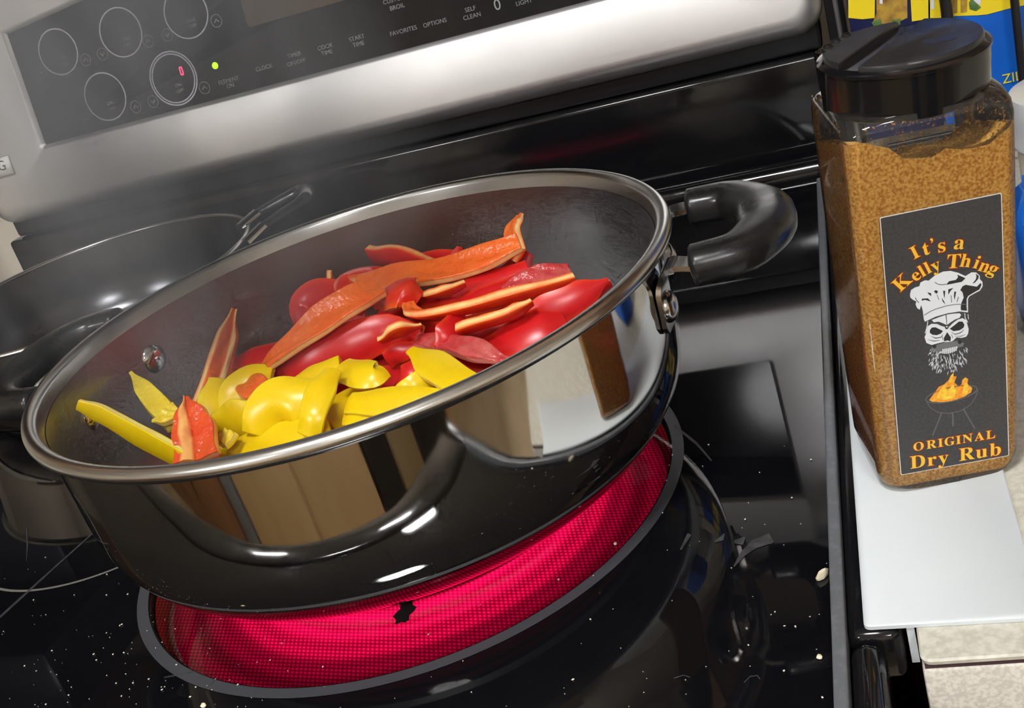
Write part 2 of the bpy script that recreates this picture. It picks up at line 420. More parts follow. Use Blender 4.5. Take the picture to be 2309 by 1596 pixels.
# burner window: printed ceramic glass that lets the element shine through
def make_window():
    m = bpy.data.materials.new('burner_window_glass'); m.use_nodes = True; nt = m.node_tree
    for n in list(nt.nodes): nt.nodes.remove(n)
    N = nt.nodes.new; L = nt.links.new
    out = N('ShaderNodeOutputMaterial'); tc = N('ShaderNodeTexCoord'); mp = N('ShaderNodeMapping')
    mp.inputs['Rotation'].default_value = (0, 0, radians(8)); mp.inputs['Scale'].default_value = (1.0, 1.0, 0.0)
    L(tc.outputs['Object'], mp.inputs['Vector'])
    vo = N('ShaderNodeTexVoronoi'); vo.inputs['Scale'].default_value = 460; vo.inputs['Randomness'].default_value = 0.0
    sk = N('ShaderNodeSeparateXYZ'); cb = N('ShaderNodeCombineXYZ')
    L(mp.outputs['Vector'], sk.inputs[0])
    # shear rows to a triangular lattice
    ad = N('ShaderNodeMath'); ad.operation = 'MULTIPLY_ADD'; ad.inputs[1].default_value = 0.5
    L(sk.outputs[1], ad.inputs[0]); L(sk.outputs[0], ad.inputs[2]); L(ad.outputs[0], cb.inputs[0]); L(sk.outputs[1], cb.inputs[1])
    L(cb.outputs[0], vo.inputs['Vector'])
    rp = N('ShaderNodeMapRange'); rp.inputs['From Min'].default_value = 0.26; rp.inputs['From Max'].default_value = 0.42
    rp.inputs['To Min'].default_value = 1.0; rp.inputs['To Max'].default_value = 0.34
    L(vo.outputs['Distance'], rp.inputs['Value'])
    tr = N('ShaderNodeBsdfTransparent'); L(rp.outputs['Result'], tr.inputs[0])
    gl = N('ShaderNodeBsdfGlossy'); gl.inputs['Roughness'].default_value = 0.05
    fr = N('ShaderNodeFresnel'); fr.inputs[0].default_value = 1.5
    mx = N('ShaderNodeMixShader'); L(fr.outputs[0], mx.inputs[0]); L(tr.outputs[0], mx.inputs[1]); L(gl.outputs[0], mx.inputs[2])
    L(mx.outputs[0], out.inputs[0]); return m
def disc(c, r, z, n=96):
    return [Vector((c[0] + r * cos(2 * pi * k / n), c[1] + r * sin(2 * pi * k / n), z)) for k in range(n)], [tuple(range(n))]
V, F = disc(BC, 0.1356, -0.0002, 128)
part(link('burner_window', V, F, make_window(), smooth=False))
# heating element in its well below the glass
def make_element():
    m = bpy.data.materials.new('glowing_element'); m.use_nodes = True; nt = m.node_tree
    for n in list(nt.nodes): nt.nodes.remove(n)
    N = nt.nodes.new; L = nt.links.new
    out = N('ShaderNodeOutputMaterial'); tc = N('ShaderNodeTexCoord')
    le = N('ShaderNodeVectorMath'); le.operation = 'LENGTH'; L(tc.outputs['Object'], le.inputs[0])
    nz = N('ShaderNodeTexNoise'); nz.inputs['Scale'].default_value = 40; L(tc.outputs['Object'], nz.inputs['Vector'])
    ml = N('ShaderNodeMath'); ml.operation = 'MULTIPLY_ADD'; ml.inputs[1].default_value = 0.004; L(nz.outputs[0], ml.inputs[0]); L(le.outputs['Value'], ml.inputs[2])
    sn = N('ShaderNodeMath'); sn.operation = 'MULTIPLY'; sn.inputs[1].default_value = 2 * pi / 0.0125; L(ml.outputs[0], sn.inputs[0])
    cs = N('ShaderNodeMath'); cs.operation = 'COSINE'; L(sn.outputs[0], cs.inputs[0])
    mr = N('ShaderNodeMapRange'); mr.inputs['From Min'].default_value = -0.7; mr.inputs['From Max'].default_value = 0.8
    mr.inputs['To Min'].default_value = 0.62; mr.inputs['To Max'].default_value = 1.0; L(cs.outputs[0], mr.inputs['Value'])
    st = N('ShaderNodeMath'); st.operation = 'MULTIPLY'; st.inputs[1].default_value = 2.5; L(mr.outputs[0], st.inputs[0])
    fo = N('ShaderNodeMapRange'); fo.interpolation_type = 'SMOOTHSTEP'; fo.inputs['From Min'].default_value = 0.070; fo.inputs['From Max'].default_value = 0.116
    fo.inputs['To Min'].default_value = 1.0; fo.inputs['To Max'].default_value = 0.10; L(le.outputs['Value'], fo.inputs['Value'])
    s2 = N('ShaderNodeMath'); s2.operation = 'MULTIPLY'; L(st.outputs[0], s2.inputs[0]); L(fo.outputs[0], s2.inputs[1]); st = s2
    em = N('ShaderNodeEmission'); em.inputs[0].default_value = (1.0, 0.004, 0.075, 1); L(st.outputs[0], em.inputs[1])
    L(em.outputs[0], out.inputs[0]); return m
V, F = disc((0, 0), 0.130, 0, 96)
el = part(link('heating_element', V, F, make_element(), smooth=False)); el.location = (BC[0], BC[1], -0.016)
V, F = lathe([(0.1345, -0.0045), (0.1345, -0.018), (0.130, -0.0175)], 96, BC)
part(link('element_well', V, F, insul))
# printed rings on the glass
def annulus(c, r0, r1, z, n=160):
    loops = [[Vector((c[0] + r * cos(2 * pi * k / n), c[1] + r * sin(2 * pi * k / n), z)) for k in range(n)] for r in (r0, r1)]
    return loft(loops, True, False, False)
V, F = annulus(BC, 0.1362, 0.1419, 0.00025); part(link('burner_ring', V, F, print_grey, smooth=False))
V, F = loft([[Vector((-0.209 + r * cos(radians(a)), 0.037 + r * sin(radians(a)), .00025)) for a in range(205, 341, 3)] for r in (0.0848, 0.0866)], False, False, False); part(link('burner_ring', V, F, print_pale, smooth=False))
V, F = annulus((-0.335, 0.247), 0.098, 0.1, 0.00025); part(link('burner_ring', V, F, print_grey, smooth=False))

# frame around the glass
def framep(name, x0, x1, y0, y1, z0, z1, m, bv=0.002): return part(box(name, x0, x1, y0, y1, z0, z1, m, None, bv, 3))
framep('side_strip', 0.2013, 0.2062, -0.226, 0.36, -0.008, 0.0045, grey_strip, 0.001)
framep('side_frame', 0.2064, SX1, -0.1345, 0.40, -0.02, 0.0018, black_enamel, 0.004)
framep('side_frame', 0.2064, SX1 - 0.006, -0.26, -0.1347, -0.04, 0.0012, black_enamel, 0.006)
framep('side_frame', SX0, GX0 - 0.0005, -0.26, 0.40, -0.02, 0.004, black_enamel, 0.003)
framep('front_frame', GX0, 0.201, -0.262, GY0 - 0.0005, -0.04, 0.002, black_enamel, 0.006)
# rear lip of the cooktop: rounded roll below the backguard
path = [Vector((x, 0.388, 0.001)) for x in (SX0 + 0.01, SX1 - 0.012)]
V, F = tube(path, 0.012, 20); part(link('rear_trim', V, F, black_enamel, angle=60))
framep('oven_body', SX0, SX1 - 0.012, -0.255, 0.42, Z_FLOOR + 0.02, -0.041, black_enamel, 0.004)

# backguard ---------------------------------------------------------
framep('backguard_lower', SX0 + 0.016, SX1 - 0.008, 0.4, 0.46, 0.0, 0.0835, black_enamel, 0.0035)
framep('backguard_upper', SX0 + 0.022, SX1 - 0.004, 0.409, 0.47, 0.084, 0.112, black_metal, 0.003)
framep('backguard_rear', SX0 + 0.022, SX1 - 0.004, 0.462, 0.49, 0.1125, 0.38, black_metal, 0.003)
framep('backguard_side', SX1 + 0.0015, SX1 + 0.0150, 0.41, 0.49, 0.0025, 0.38, black_metal, 0.001)
LEAN = 0.16
CPO = Vector((0, 0.395, 0.11)); CPU = Vector((0, LEAN, 1)).normalized(); CPN = Vector((0, -1, LEAN)).normalized()
def cpf(a, b, d=0.0): return CPO + Vector((a, 0, 0)) + CPU * b + CPN * d
def cpl(u, v, d=0.0):
    p = at_plane(u, v, CPO + CPN * d, CPN) - CPO; return p.x, p.dot(CPU)
# steel surround, lofted loops from the back edge over the rounded rim into the glass recess
gx0, gb0 = cpl(103, 325, -0.004); gx0b, gb1 = cpl(18, 78, -0.004)
gx0 = (gx0 + gx0b) / 2; gx1 = 0.135; gtop = gb0 + 0.20
px0, px1, pb0, pb1 = SX0 + 0.012, SX1 + 0.001, -0.010, gtop + 0.03
loops = []
def ring(x0, x1, b0, b1, r, d): return [cpf(a, b, d) for a, b in rrect(x0, x1, b0, b1, r, 6)]
loops.append(ring(px0 + .004, px1 - .004, pb0 + .002, pb1, 0.02, -0.03))
for k in range(8):
    t = k / 7 * pi / 2; e = 0.011 * (1 - sin(t)); d = -0.016 + 0.016 * (1 - cos(t)) ** 0.5 if False else -0.013 * (1 - sin(t)) ** 1.0
    e = 0.014 * (1 - cos(t)); d = -0.016 * (1 - sin(t))
    loops.append(ring(px0 + e, px1 - e, pb0 + e, pb1 - e, 0.021 - e * 0.5, d))
_pa, _pb = cpl(190, 0, -0.004), cpl(16, 78, -0.004); GSL = (_pa[1] - _pb[1]) / (_pa[0] - _pb[0])
def gring(x0, x1, b0, b1, r, d):
    pts = rrect(x0, x1, b0, b1, r, 6); yb = gb1 + (gb0 - b0) ; A_ = (x0 + (b1 - yb) / GSL, b1); B_ = (x0, yb)
    for k in range(7): t = k / 6; pts[7 + k] = (A_[0] + (B_[0] - A_[0]) * t, A_[1] + (B_[1] - A_[1]) * t)
    return [cpf(a, b, d) for a, b in pts]
loops.append(gring(gx0 - .0045, gx1 + .0045, gb0 - .0045, gtop + .0045, 0.004, 0))
loops.append(gring(gx0 - .003, gx1 + .003, gb0 - .003, gtop + .003, 0.0035, -0.0006))
loops.append(gring(gx0, gx1, gb0, gtop, 0.002, -0.0045))
V, F = loft(loops, True, True, False)
cpanel = part(link('control_panel', V, F, steel_panel, angle=50))
loops = [gring(gx0 - .001, gx1 + .001, gb0 - .001, gtop + .001, 0.002, d) for d in (-0.008, -0.004)]
V, F = loft(loops); cglass = part(link('control_glass', V, F, panel_glass, angle=30))
GD = -0.0039
def gf(a, b, d=0.0): return cpf(a, b, GD + d)
def gl_(u, v): return cpl(u, v, GD)
def gmat(a, b, rot=0.0):
    M = Matrix((Vector((1, 0, 0)), CPU, CPN)).transposed().to_4x4(); M.translation = gf(a, b, 0.0001)
    return M @ Matrix.Rotation(rot, 4, 'Z')
def sub(o): return part(o, cglass)
def ring_print(c, r0, r1, m, name='burner_outline', d=0.00012):
    n = 64; L2 = [[gf(c[0] + r * cos(2 * pi * k / n), c[1] + r * sin(2 * pi * k / n), d) for k in range(n)] for r in (r0, r1)]
    V, F = loft(L2, True, False, False); return sub(link(name, V, F, m, smooth=False))
for (u, v), r, dbl in (((131, 117), 0.0196, 0), ((272, 73), 0.0205, 0), ((419, 30), 0.0205, 0), ((237, 218), 0.0205, 0), ((391, 177), 0.0205, 1)):
    c = gl_(u, v)
    ring_print(c, r - 0.0011, r, panel_ring)
    if dbl: ring_print(c, r + 0.0009, r + 0.0021, panel_ring)
    for txt, dy in (('ON', -0.0075), ('OFF', -0.0125)):
        sub(text_mesh('lettering', txt, 0.0042, panel_print, gmat(c[0] + 0.003, c[1] + dy)))
# down / up arrows in small circles
for (u, v), s in (((94, 163), -1), ((193, 135), 1), ((231, 122), -1), ((334, 93), 1), ((377, 79), -1), ((488, 47), 1), ((196, 268), -1), ((306, 241), 1), ((345, 229), -1), ((461, 198), 1)):
    c = gl_(u, v); ring_print(c, 0.0047, 0.0052, panel_print, 'arrow_button')
    pts = [(c[0] - 0.0022, c[1] - 0.0012 * s), (c[0], c[1] + 0.0014 * s), (c[0] + 0.0022, c[1] - 0.0012 * s)]
    V, F = flat_poly(stroke(pts, 0.0009), 0.0001, lambda a, b, d: gf(a, b, d + 0.00005)); sub(link('arrow', V, F, panel_print, smooth=False))
for txt, u, v, sz in (('CLOCK', 595, 151, 1), ('TIMER', 663, 122, 1), ('ON/OFF', 668, 139, 1), ('COOK', 733, 104, 1), ('TIME', 737, 117, 1),
                      ('START', 804, 84, 1), ('TIME', 808, 98, 1), ('FAVORITES', 909, 68, 1), ('OPTIONS', 980, 50, 1), ('SELF', 1060, 19, 1), ('CLEAN', 1064, 35, 1),
                      ('ELEMENT', 515, 180, 1), ('ON', 519, 192, 1), ('CUSTOM', 888, -2, 1), ('BROIL', 895, 14, 1), ('LIGHT', 1181, 3, 1)):
    a, b = gl_(u, v); sub(text_mesh('lettering', txt, 0.0047 * sz, panel_print, gmat(a, b - 0.002)))
a, b = gl_(1121, 10); sub(text_mesh('lettering', '0', 0.0115, mat('panel_digit', (0.3, 0.3, 0.33), 0.4), gmat(a, b - 0.004)))
# lit indicator digit and green light
a, b = gl_(409, 160)
V, F = flat_poly(rrect(a - .0013, a + .0013, b - .0034, b + .0034, .001, 3), 0.0002, lambda p, q, d: gf(p, q, d + .00005))
inner = rrect(a - .0006, a + .0006, b - .0026, b + .0026, .0005, 3)
outer = rrect(a - .0016, a + .0016, b - .0036, b + .0036, .0012, 3)
V, F = loft([[gf(p, q, .00015) for p, q in outer], [gf(p, q, .00015) for p, q in inner]], True, False, False)
sub(tag(link('indicator_digit', V, F, red_led, smooth=False), 'lit red digit 0'))
a, b = gl_(485, 148); V, F = lathe([(0.0028, 0), (0.0024, 0.0008), (0.0001, 0.001)], 24, (0, 0), True, True)
M = gmat(a, b); sub(tag(link('indicator_light', [M @ p for p in V], F, green_led), 'lit green indicator dot'))
# warm reflection of wood, painted as an amber patch on the glass
q = [gl_(u, v) for u, v in ((560, 62), (700, 20))]
V, F = flat_poly(rrect(q[0][0], q[0][0] + 0.17, q[0][1], q[0][1] + 0.06, .003, 3), 0.00008, lambda p, r_, d: gf(p, r_, d + .00002)); sub(link('reflection_patch', V, F, amber_mirror, smooth=False))
# maker's badge, cut by the frame: only its last letter shows
a, b = cpl(28, 372); M = Matrix((Vector((1, 0, 0)), CPU, CPN)).transposed().to_4x4()
L2 = [[cpf(p, q_, d) for p, q_ in rrect(a - .075 + e, a - e, b - .0085 + e, b + .0095 - e, .001, 2)] for d, e in ((0, 0), (.0012, 0), (.0016, .0006))]
V, F = loft(L2); badge = part(link('badge', V, F, badge_mat, angle=30), cpanel)
M.translation = cpf(*cpl(6, 373), 0.00165); t = text_mesh('badge_letter', 'G', 0.0125, mat('badge_letter', (0.03, 0.03, 0.03), 0.4), M @ Matrix.Translation((0, -0.0042, 0))); part(t, cpanel)

# ================================================================== COUNTER, GAP COVER
CZ = 0.002
counter = thing('counter', 'cream speckled laminate counter right of the stove', 'counter', (0.8, 0.15, CZ - 0.04))
CINV = Matrix.Translation(-Vector(counter.location))
def cpart(o): o.parent = counter; o.matrix_parent_inverse = CINV; return o
V, F = loft([[Vector((x, y, z)) for x, y in rrect(0.2295 + e, 1.4, -0.1495 + e, 0.52, 0.0035, 4)] for z, e in ((CZ - 0.0022, 0.0002), (CZ - 0.0008, 0), (CZ, 0.0006))])
cpart(link('counter_top', V, F, counter_mat, angle=40))
cpart(box('counter_seam', 0.2305, 1.4, -0.1485, 0.52, CZ - 0.0044, CZ - 0.0022, seam_mat))
cpart(box('counter_edge', 0.2297, 1.4, -0.1495, 0.52, CZ - 0.05, CZ - 0.0044, counter_front, None, 0.0012))
tag(box('base_cabinet', 0.2325, 1.4, -0.12, 0.52, Z_FLOOR, CZ - 0.0505, wood, None, 0.002), 'wooden base cabinet under the cream counter', 'cabinet')

gap = thing('gap_cover', 'white silicone gap cover strip bridging stove and counter', 'gap cover', (0.241, 0.05, CZ))
GINV = Matrix.Translation(-Vector(gap.location))
def gpart(o): o.parent = gap; o.matrix_parent_inverse = GINV; return o
L2 = []
for z, e in ((CZ + 0.0002, 0), (CZ + 0.0016, 0), (CZ + 0.0022, 0.0006)):
    pts = rrect(0.2124 + e, 0.2700 - e, -0.1325 + e, 0.30, 0.002, 3)
    L2.append([Vector((x, y - (x - 0.2124) * 0.03 if y < 0 else y, z)) for x, y in pts])
V, F = loft(L2); gpart(link('cover_flap', V, F, white_sil, angle=40))
V, F = bxvf(0.2262, 0.2288, -0.132, 0.30, CZ - 0.016, CZ + 0.0002); gpart(link('blade', V, F, white_sil, smooth=False))

# ================================================================== FRONT PAN
pan = thing('saute_pan', 'polished stainless pan with black loop handles on the glowing burner', 'pan', (0, 0, 0.0006))
PZ = 0.0006
def ppart(o, parent=None): o.parent = parent or pan; o.matrix_parent_inverse = Matrix.Translation((0, 0, -PZ)); return o
RH = 0.1145
outer = [(0.0950, 0.0092), (0.1025, 0.0110), (0.1125, 0.0150), (0.1230, 0.0210), (0.1325, 0.0290), (0.1405, 0.0390), (0.1452, 0.0505), (0.1470, 0.065), (0.1476, 0.085), (0.1482, 0.107)]
inner = [(0.1462, 0.107), (0.1456, 0.085), (0.1450, 0.065), (0.1430, 0.0515), (0.1380, 0.040), (0.130, 0.0305), (0.120, 0.0230), (0.108, 0.0170), (0.05, 0.0150), (0.002, 0.0150)]
def smooth_prof(pr, n):
    c = catmull([Vector((r, 0, z)) for r, z in pr], n); return [(p.x, p.z) for p in c]
V, F = lathe(smooth_prof(outer, 40), 160); ppart(link('outer_wall', V, F, steel_pan, angle=60))
V, F = lathe(smooth_prof(inner, 36), 160, (0, 0), False, True); ppart(link('inner_wall', V, F, steel_in, angle=60))
prof = [(0.1482, 0.1065)] + [(0.1512 + 0.0036 * cos(a), 0.1118 + 0.0034 * sin(a)) for a in [radians(x) for x in range(-110, 171, 20)]] + [(0.1464, 0.1065)]
V, F = lathe(prof, 200); ppart(link('rim', V, F, steel_rim, angle=60))
prof = [(0.02, 0.0006), (0.0925, 0.0006), (0.0948, 0.0012), (0.0960, 0.003), (0.0960, 0.0074), (0.0950, 0.0092), (0.085, 0.0098)]
V, F = lathe(prof, 128, (0, 0), True, True); ppart(link('base_disc', V, F, mat('base_steel', (0.4, 0.39, 0.38), 0.14, 1.0), angle=50))

def dome(center, nrm, r, h):
    n = Vector(nrm).normalized(); a = n.orthogonal().normalized(); b = n.cross(a); L2 = []
    for k in range(7):
        t = k / 6 * pi / 2 * 0.97
        L2.append([Vector(center) + (a * cos(2 * pi * j / 24) + b * sin(2 * pi * j / 24)) * r * cos(t) + n * h * sin(t) for j in range(24)])
    return loft(L2, True, True, True)

def loop_handle(root, ppartf, th0, half, z0, Rw, reach, width, zh, bakem, brm, thick=0.0085, zrise=0.0):
    """two riveted steel straps and a moulded U-shaped grip"""
    e = Vector((cos(th0), sin(th0), 0)); s = Vector((-sin(th0), cos(th0), 0))
    for sg in (-1, 1):
        th = th0 + sg * half; n = Vector((cos(th), sin(th), 0)); tt = Vector((-sin(th), cos(th), 0))
        zr = z0
        base = n * (Rw + 0.0012) + Vector((0, 0, zr))
        # strap: plate on the wall, bending outward into the grip
        gp = e * (Rw + 0.011) + s * (sg * width) + Vector((0, 0, zh + zrise * sg))
        path = [base - Vector((0, 0, 0.010)), base + Vector((0, 0, 0.004)) + n * 0.0005, base + n * 0.0015 + Vector((0, 0, (zh - zr) * 0.7)), base.lerp(gp, 0.55) + Vector((0, 0, (zh - zr) * 0.5)), gp + e * 0.006]
        pts = catmull(path, 18); L2 = []
        for i, p in enumerate(pts):
            T = (pts[min(i + 1, 17)] - pts[max(i - 1, 0)]).normalized(); f = min(1, max(0, (i - 6) / 8))
            W = (tt * (1 - f) + s * f); W = (W - T * W.dot(T)).normalized(); Nn = T.cross(W).normalized()
            hw = 0.0085 if i > 0 else 0.006; hw = hw * (1 - f) + 0.0058 * f
            L2.append([p + W * a * hw + Nn * b * 0.0011 for a, b in ((-1, -1), (1, -1), (1, 1), (-1, 1))])
        V, F = loft(L2); ppartf(link('handle_strap', V, F, brm, angle=35))
        V, F = dome(n * (Rw + 0.0026) + Vector((0, 0, zr)), n, 0.0072, 0.0042); ppartf(link('rivet', V, F, brm))
    P = []
    for a in (-1.0, -0.97, -0.9, -0.72, -0.40, 0, 0.40, 0.72, 0.9, 0.97, 1.0):
        pass
    grip = [(-1, 0.012), (-0.99, 0.020), (-0.93, 0.032), (-0.72, reach * 0.84), (-0.38, reach * 0.97), (0, reach), (0.38, reach * 0.97), (0.72, reach * 0.84), (0.93, 0.032), (0.99, 0.020), (1, 0.012)]
    path = [e * (Rw + d) + s * (a * width) + Vector((0, 0, zh + zrise * a)) for a, d in grip]
    pts = catmull(path, 60); L2 = []; m = len(pts)
    for i, p in enumerate(pts):
        t = i / (m - 1); T = (pts[min(i + 1, m - 1)] - pts[max(i - 1, 0)]).normalized()
        U = Vector((0, 0, 1)); S = T.cross(U).normalized(); U = S.cross(T)
        endf = min(1, min(t, 1 - t) / 0.035); endf = math.sqrt(max(0.02, 1 - (1 - endf) ** 2))
        mid = math.exp(-((t - 0.5) / 0.22) ** 2)
        rw = (thick * (1 + 0.35 * mid)) * endf; rh = thick * 0.86 * endf
        L2.append([p + S * (rw * math.copysign(abs(cos(q)) ** 0.8, cos(q))) + U * (rh * math.copysign(abs(sin(q)) ** 0.8, sin(q))) for q in [2 * pi * k / 20 for k in range(20)]])
    V, F = loft(L2); ppartf(link('handle_grip', V, F, bakem, angle=60))
loop_handle(pan, ppart, radians(6.3), radians(11.7), 0.085, 0.1474, 0.047, 0.0375, 0.1035, bakelite, steel_bracket, thick=0.0098)
loop_handle(pan, ppart, radians(178.7), radians(11.7), 0.085, 0.1474, 0.050, 0.040, 0.104, bakelite, steel_bracket, zrise=-0.003)
for th in (166.6, 191.0, -5.4, 18):
    n = Vector((cos(radians(th)), sin(radians(th)), 0))
    V, F = dome(n * 0.1462 + Vector((0, 0, 0.0855)), -n, 0.0082, 0.0036); ppart(link('inner_rivet', V, F, chrome))

# ================================================================== BACK PAN
BPC = Vector((-0.335, 0.247, 0.0006))
bpan = thing('back_skillet', 'dark steel pan with looped wire handle on the rear burner', 'pan', BPC)
def bpart(o, parent=None): o.parent = parent or bpan; return o
V, F = lathe(smooth_prof([(0.09, 0.001), (0.1, 0.002), (0.114, 0.012), (0.122, 0.03), (0.126, 0.055), (0.1285, 0.0725)], 20), 120, (0, 0), True, False); bpart(link('outer_wall', V, F, steel_pan, angle=60))
V, F = lathe(smooth_prof([(0.1275, 0.0725), (0.1245, 0.055), (0.12, 0.03), (0.11, 0.012), (0.09, 0.006), (0.002, 0.006)], 20), 120, (0, 0), False, True); bpart(link('inner_wall', V, F, nonstick, angle=60))
prof = [(0.1295 + 0.0022 * cos(radians(x)), 0.0735 + 0.002 * sin(radians(x))) for x in range(0, 361, 30)]
V, F = lathe(prof, 120); bpart(link('rim', V, F, steel_rim))
hp = [(545, 512, .074), (575, 486, .0775), (640, 450, .081), (684, 430, .083), (690, 447, .083), (660, 470, .081), (590, 515, .0775), (560, 545, .073)]
P = [at_z(*h) - BPC for h in hp]
V, F = tube(P, [0.0042, 0.0046, 0.0062, 0.0075, 0.0075, 0.0062, 0.0046, 0.0042], 12, N=40, flat=0.8); bpart(link('handle_grip', V, F, dark_enamel))
for q in ((0, 1), (7, 6)):
    a, b = P[q[0]], P[q[1]]; V, F = tube([a + (a - b) * .15, a.lerp(b, .5), a.lerp(b, 1.15)], 0.0056, 12, flat=0.8); bpart(link('handle_ferrule', V, F, chrome))

# ================================================================== PEPPERS
def pepper_mat(name, skin, mid, cut, flesh, skin2):
    m = bpy.data.materials.new(name); m.use_nodes = True; nt = m.node_tree; N = nt.nodes.new; L = nt.links.new
    b = nt.nodes['Principled BSDF']
    at = N('ShaderNodeAttribute'); at.attribute_name = 'flesh'
    tc = N('ShaderNodeTexCoord'); nz = N('ShaderNodeTexNoise'); nz.inputs['Scale'].default_value = 90; nz.inputs['Detail'].default_value = 3
    L(tc.outputs['Object'], nz.inputs['Vector'])
    rp = N('ShaderNodeValToRGB'); cr = rp.color_ramp
    cr.elements[0].position = 0.0; cr.elements[0].color = (*skin, 1); cr.elements[1].position = 1.0; cr.elements[1].color = (*flesh, 1)
    for p, c in ((0.06, skin), (0.28, mid), (0.55, cut), (0.75, cut), (0.93, flesh)):
        e = cr.elements.new(p); e.color = (*c, 1)
    L(at.outputs['Fac'], rp.inputs['Fac'])
    mx = N('ShaderNodeMix'); mx.data_type = 'RGBA'; mx.blend_type = 'MIX'
    mr = N('ShaderNodeMapRange'); mr.inputs['From Min'].default_value = 0.45; mr.inputs['From Max'].default_value = 0.75; mr.inputs['To Max'].default_value = 0.5
    L(nz.outputs['Fac'], mr.inputs['Value']); L(mr.outputs[0], mx.inputs['Factor']); L(rp.outputs['Color'], mx.inputs[6]); mx.inputs[7].default_value = (*skin2, 1)
    L(mx.outputs[2], b.inputs['Base Color'])
    rr = N('ShaderNodeMapRange'); rr.inputs['To Min'].default_value = 0.3; rr.inputs['To Max'].default_value = 0.24; L(at.outputs['Fac'], rr.inputs['Value']); L(rr.outputs[0], b.inputs['Roughness'])
    b.inputs['Subsurface Weight'].default_value = 0.25; b.inputs['Subsurface Radius'].default_value = (0.012, 0.004, 0.002); b.inputs['Subsurface Scale'].default_value = 0.25
    n2 = N('ShaderNodeTexNoise'); n2.inputs['Scale'].default_value = 330; n2.inputs['Detail'].default_value = 3; L(tc.outputs['Object'], n2.inputs['Vector'])
    bp = N('ShaderNodeBump'); bp.inputs['Distance'].default_value = 0.0018
    pw = N('ShaderNodeMath'); pw.operation = 'POWER'; pw.inputs[1].default_value = 3; L(at.outputs['Fac'], pw.inputs[0])
    ms = N('ShaderNodeMath'); ms.operation = 'MULTIPLY'; ms.inputs[1].default_value = 0.5; L(pw.outputs[0], ms.inputs[0]); L(ms.outputs[0], bp.inputs['Strength'])
    L(n2.outputs['Fac'], bp.inputs['Height']); L(bp.outputs['Normal'], b.inputs['Normal'])
    return m
RED = pepper_mat('red_pepper', (0.60, 0.012, 0.014), (0.76, 0.05, 0.012), (0.86, 0.42, 0.13), (0.74, 0.095, 0.022), (0.50, 0.008, 0.011))
ORA = pepper_mat('orange_red_pepper', (0.68, 0.020, 0.010), (0.84, 0.13, 0.012), (0.93, 0.62, 0.26), (0.84, 0.165, 0.028), (0.82, 0.09, 0.016))
PNK = pepper_mat('pale_red_pepper', (0.5, 0.010, 0.016), (0.6, 0.04, 0.04), (0.72, 0.26, 0.2), (0.50, 0.045, 0.045), (0.66, 0.24, 0.2))
YEL = pepper_mat('yellow_pepper', (0.82, 0.57, 0.004), (0.84, 0.62, 0.012), (0.92, 0.78, 0.24), (0.84, 0.64, 0.06), (0.86, 0.53, 0.004))
CV = (CAM - Vector((0, 0.03, 0.07))).normalized()      # towards the viewer
UP = Vector((0, 0, 1)); RT = CV.cross(UP).normalized() * -1   # image-right-ish horizontal
DIR = {'cam': CV, 'away': -CV, 'up': UP, 'down': -UP, 'camup': (CV + UP).normalized(), 'left': -RT, 'right': RT,
       'awayup': (-CV * 0.6 + UP).normalized(), 'awaydown': (-CV - UP).normalized(), 'camdown': (CV - UP * 0.6).normalized(),
       'upleft': (UP - RT).normalized(), 'camright': (CV + RT).normalized(), 'camleft': (CV - RT).normalized(), 'awayleft': (-CV - RT).normalized(), 'awayright': (-CV + RT).normalized(),
       'dn1': (CV * 0.75 - UP).normalized(), 'upright': (UP + RT).normalized(), 'downleft': (-UP - RT).normalized(), 'downright': (-UP + RT).normalized()}
prnd = random.Random(3)
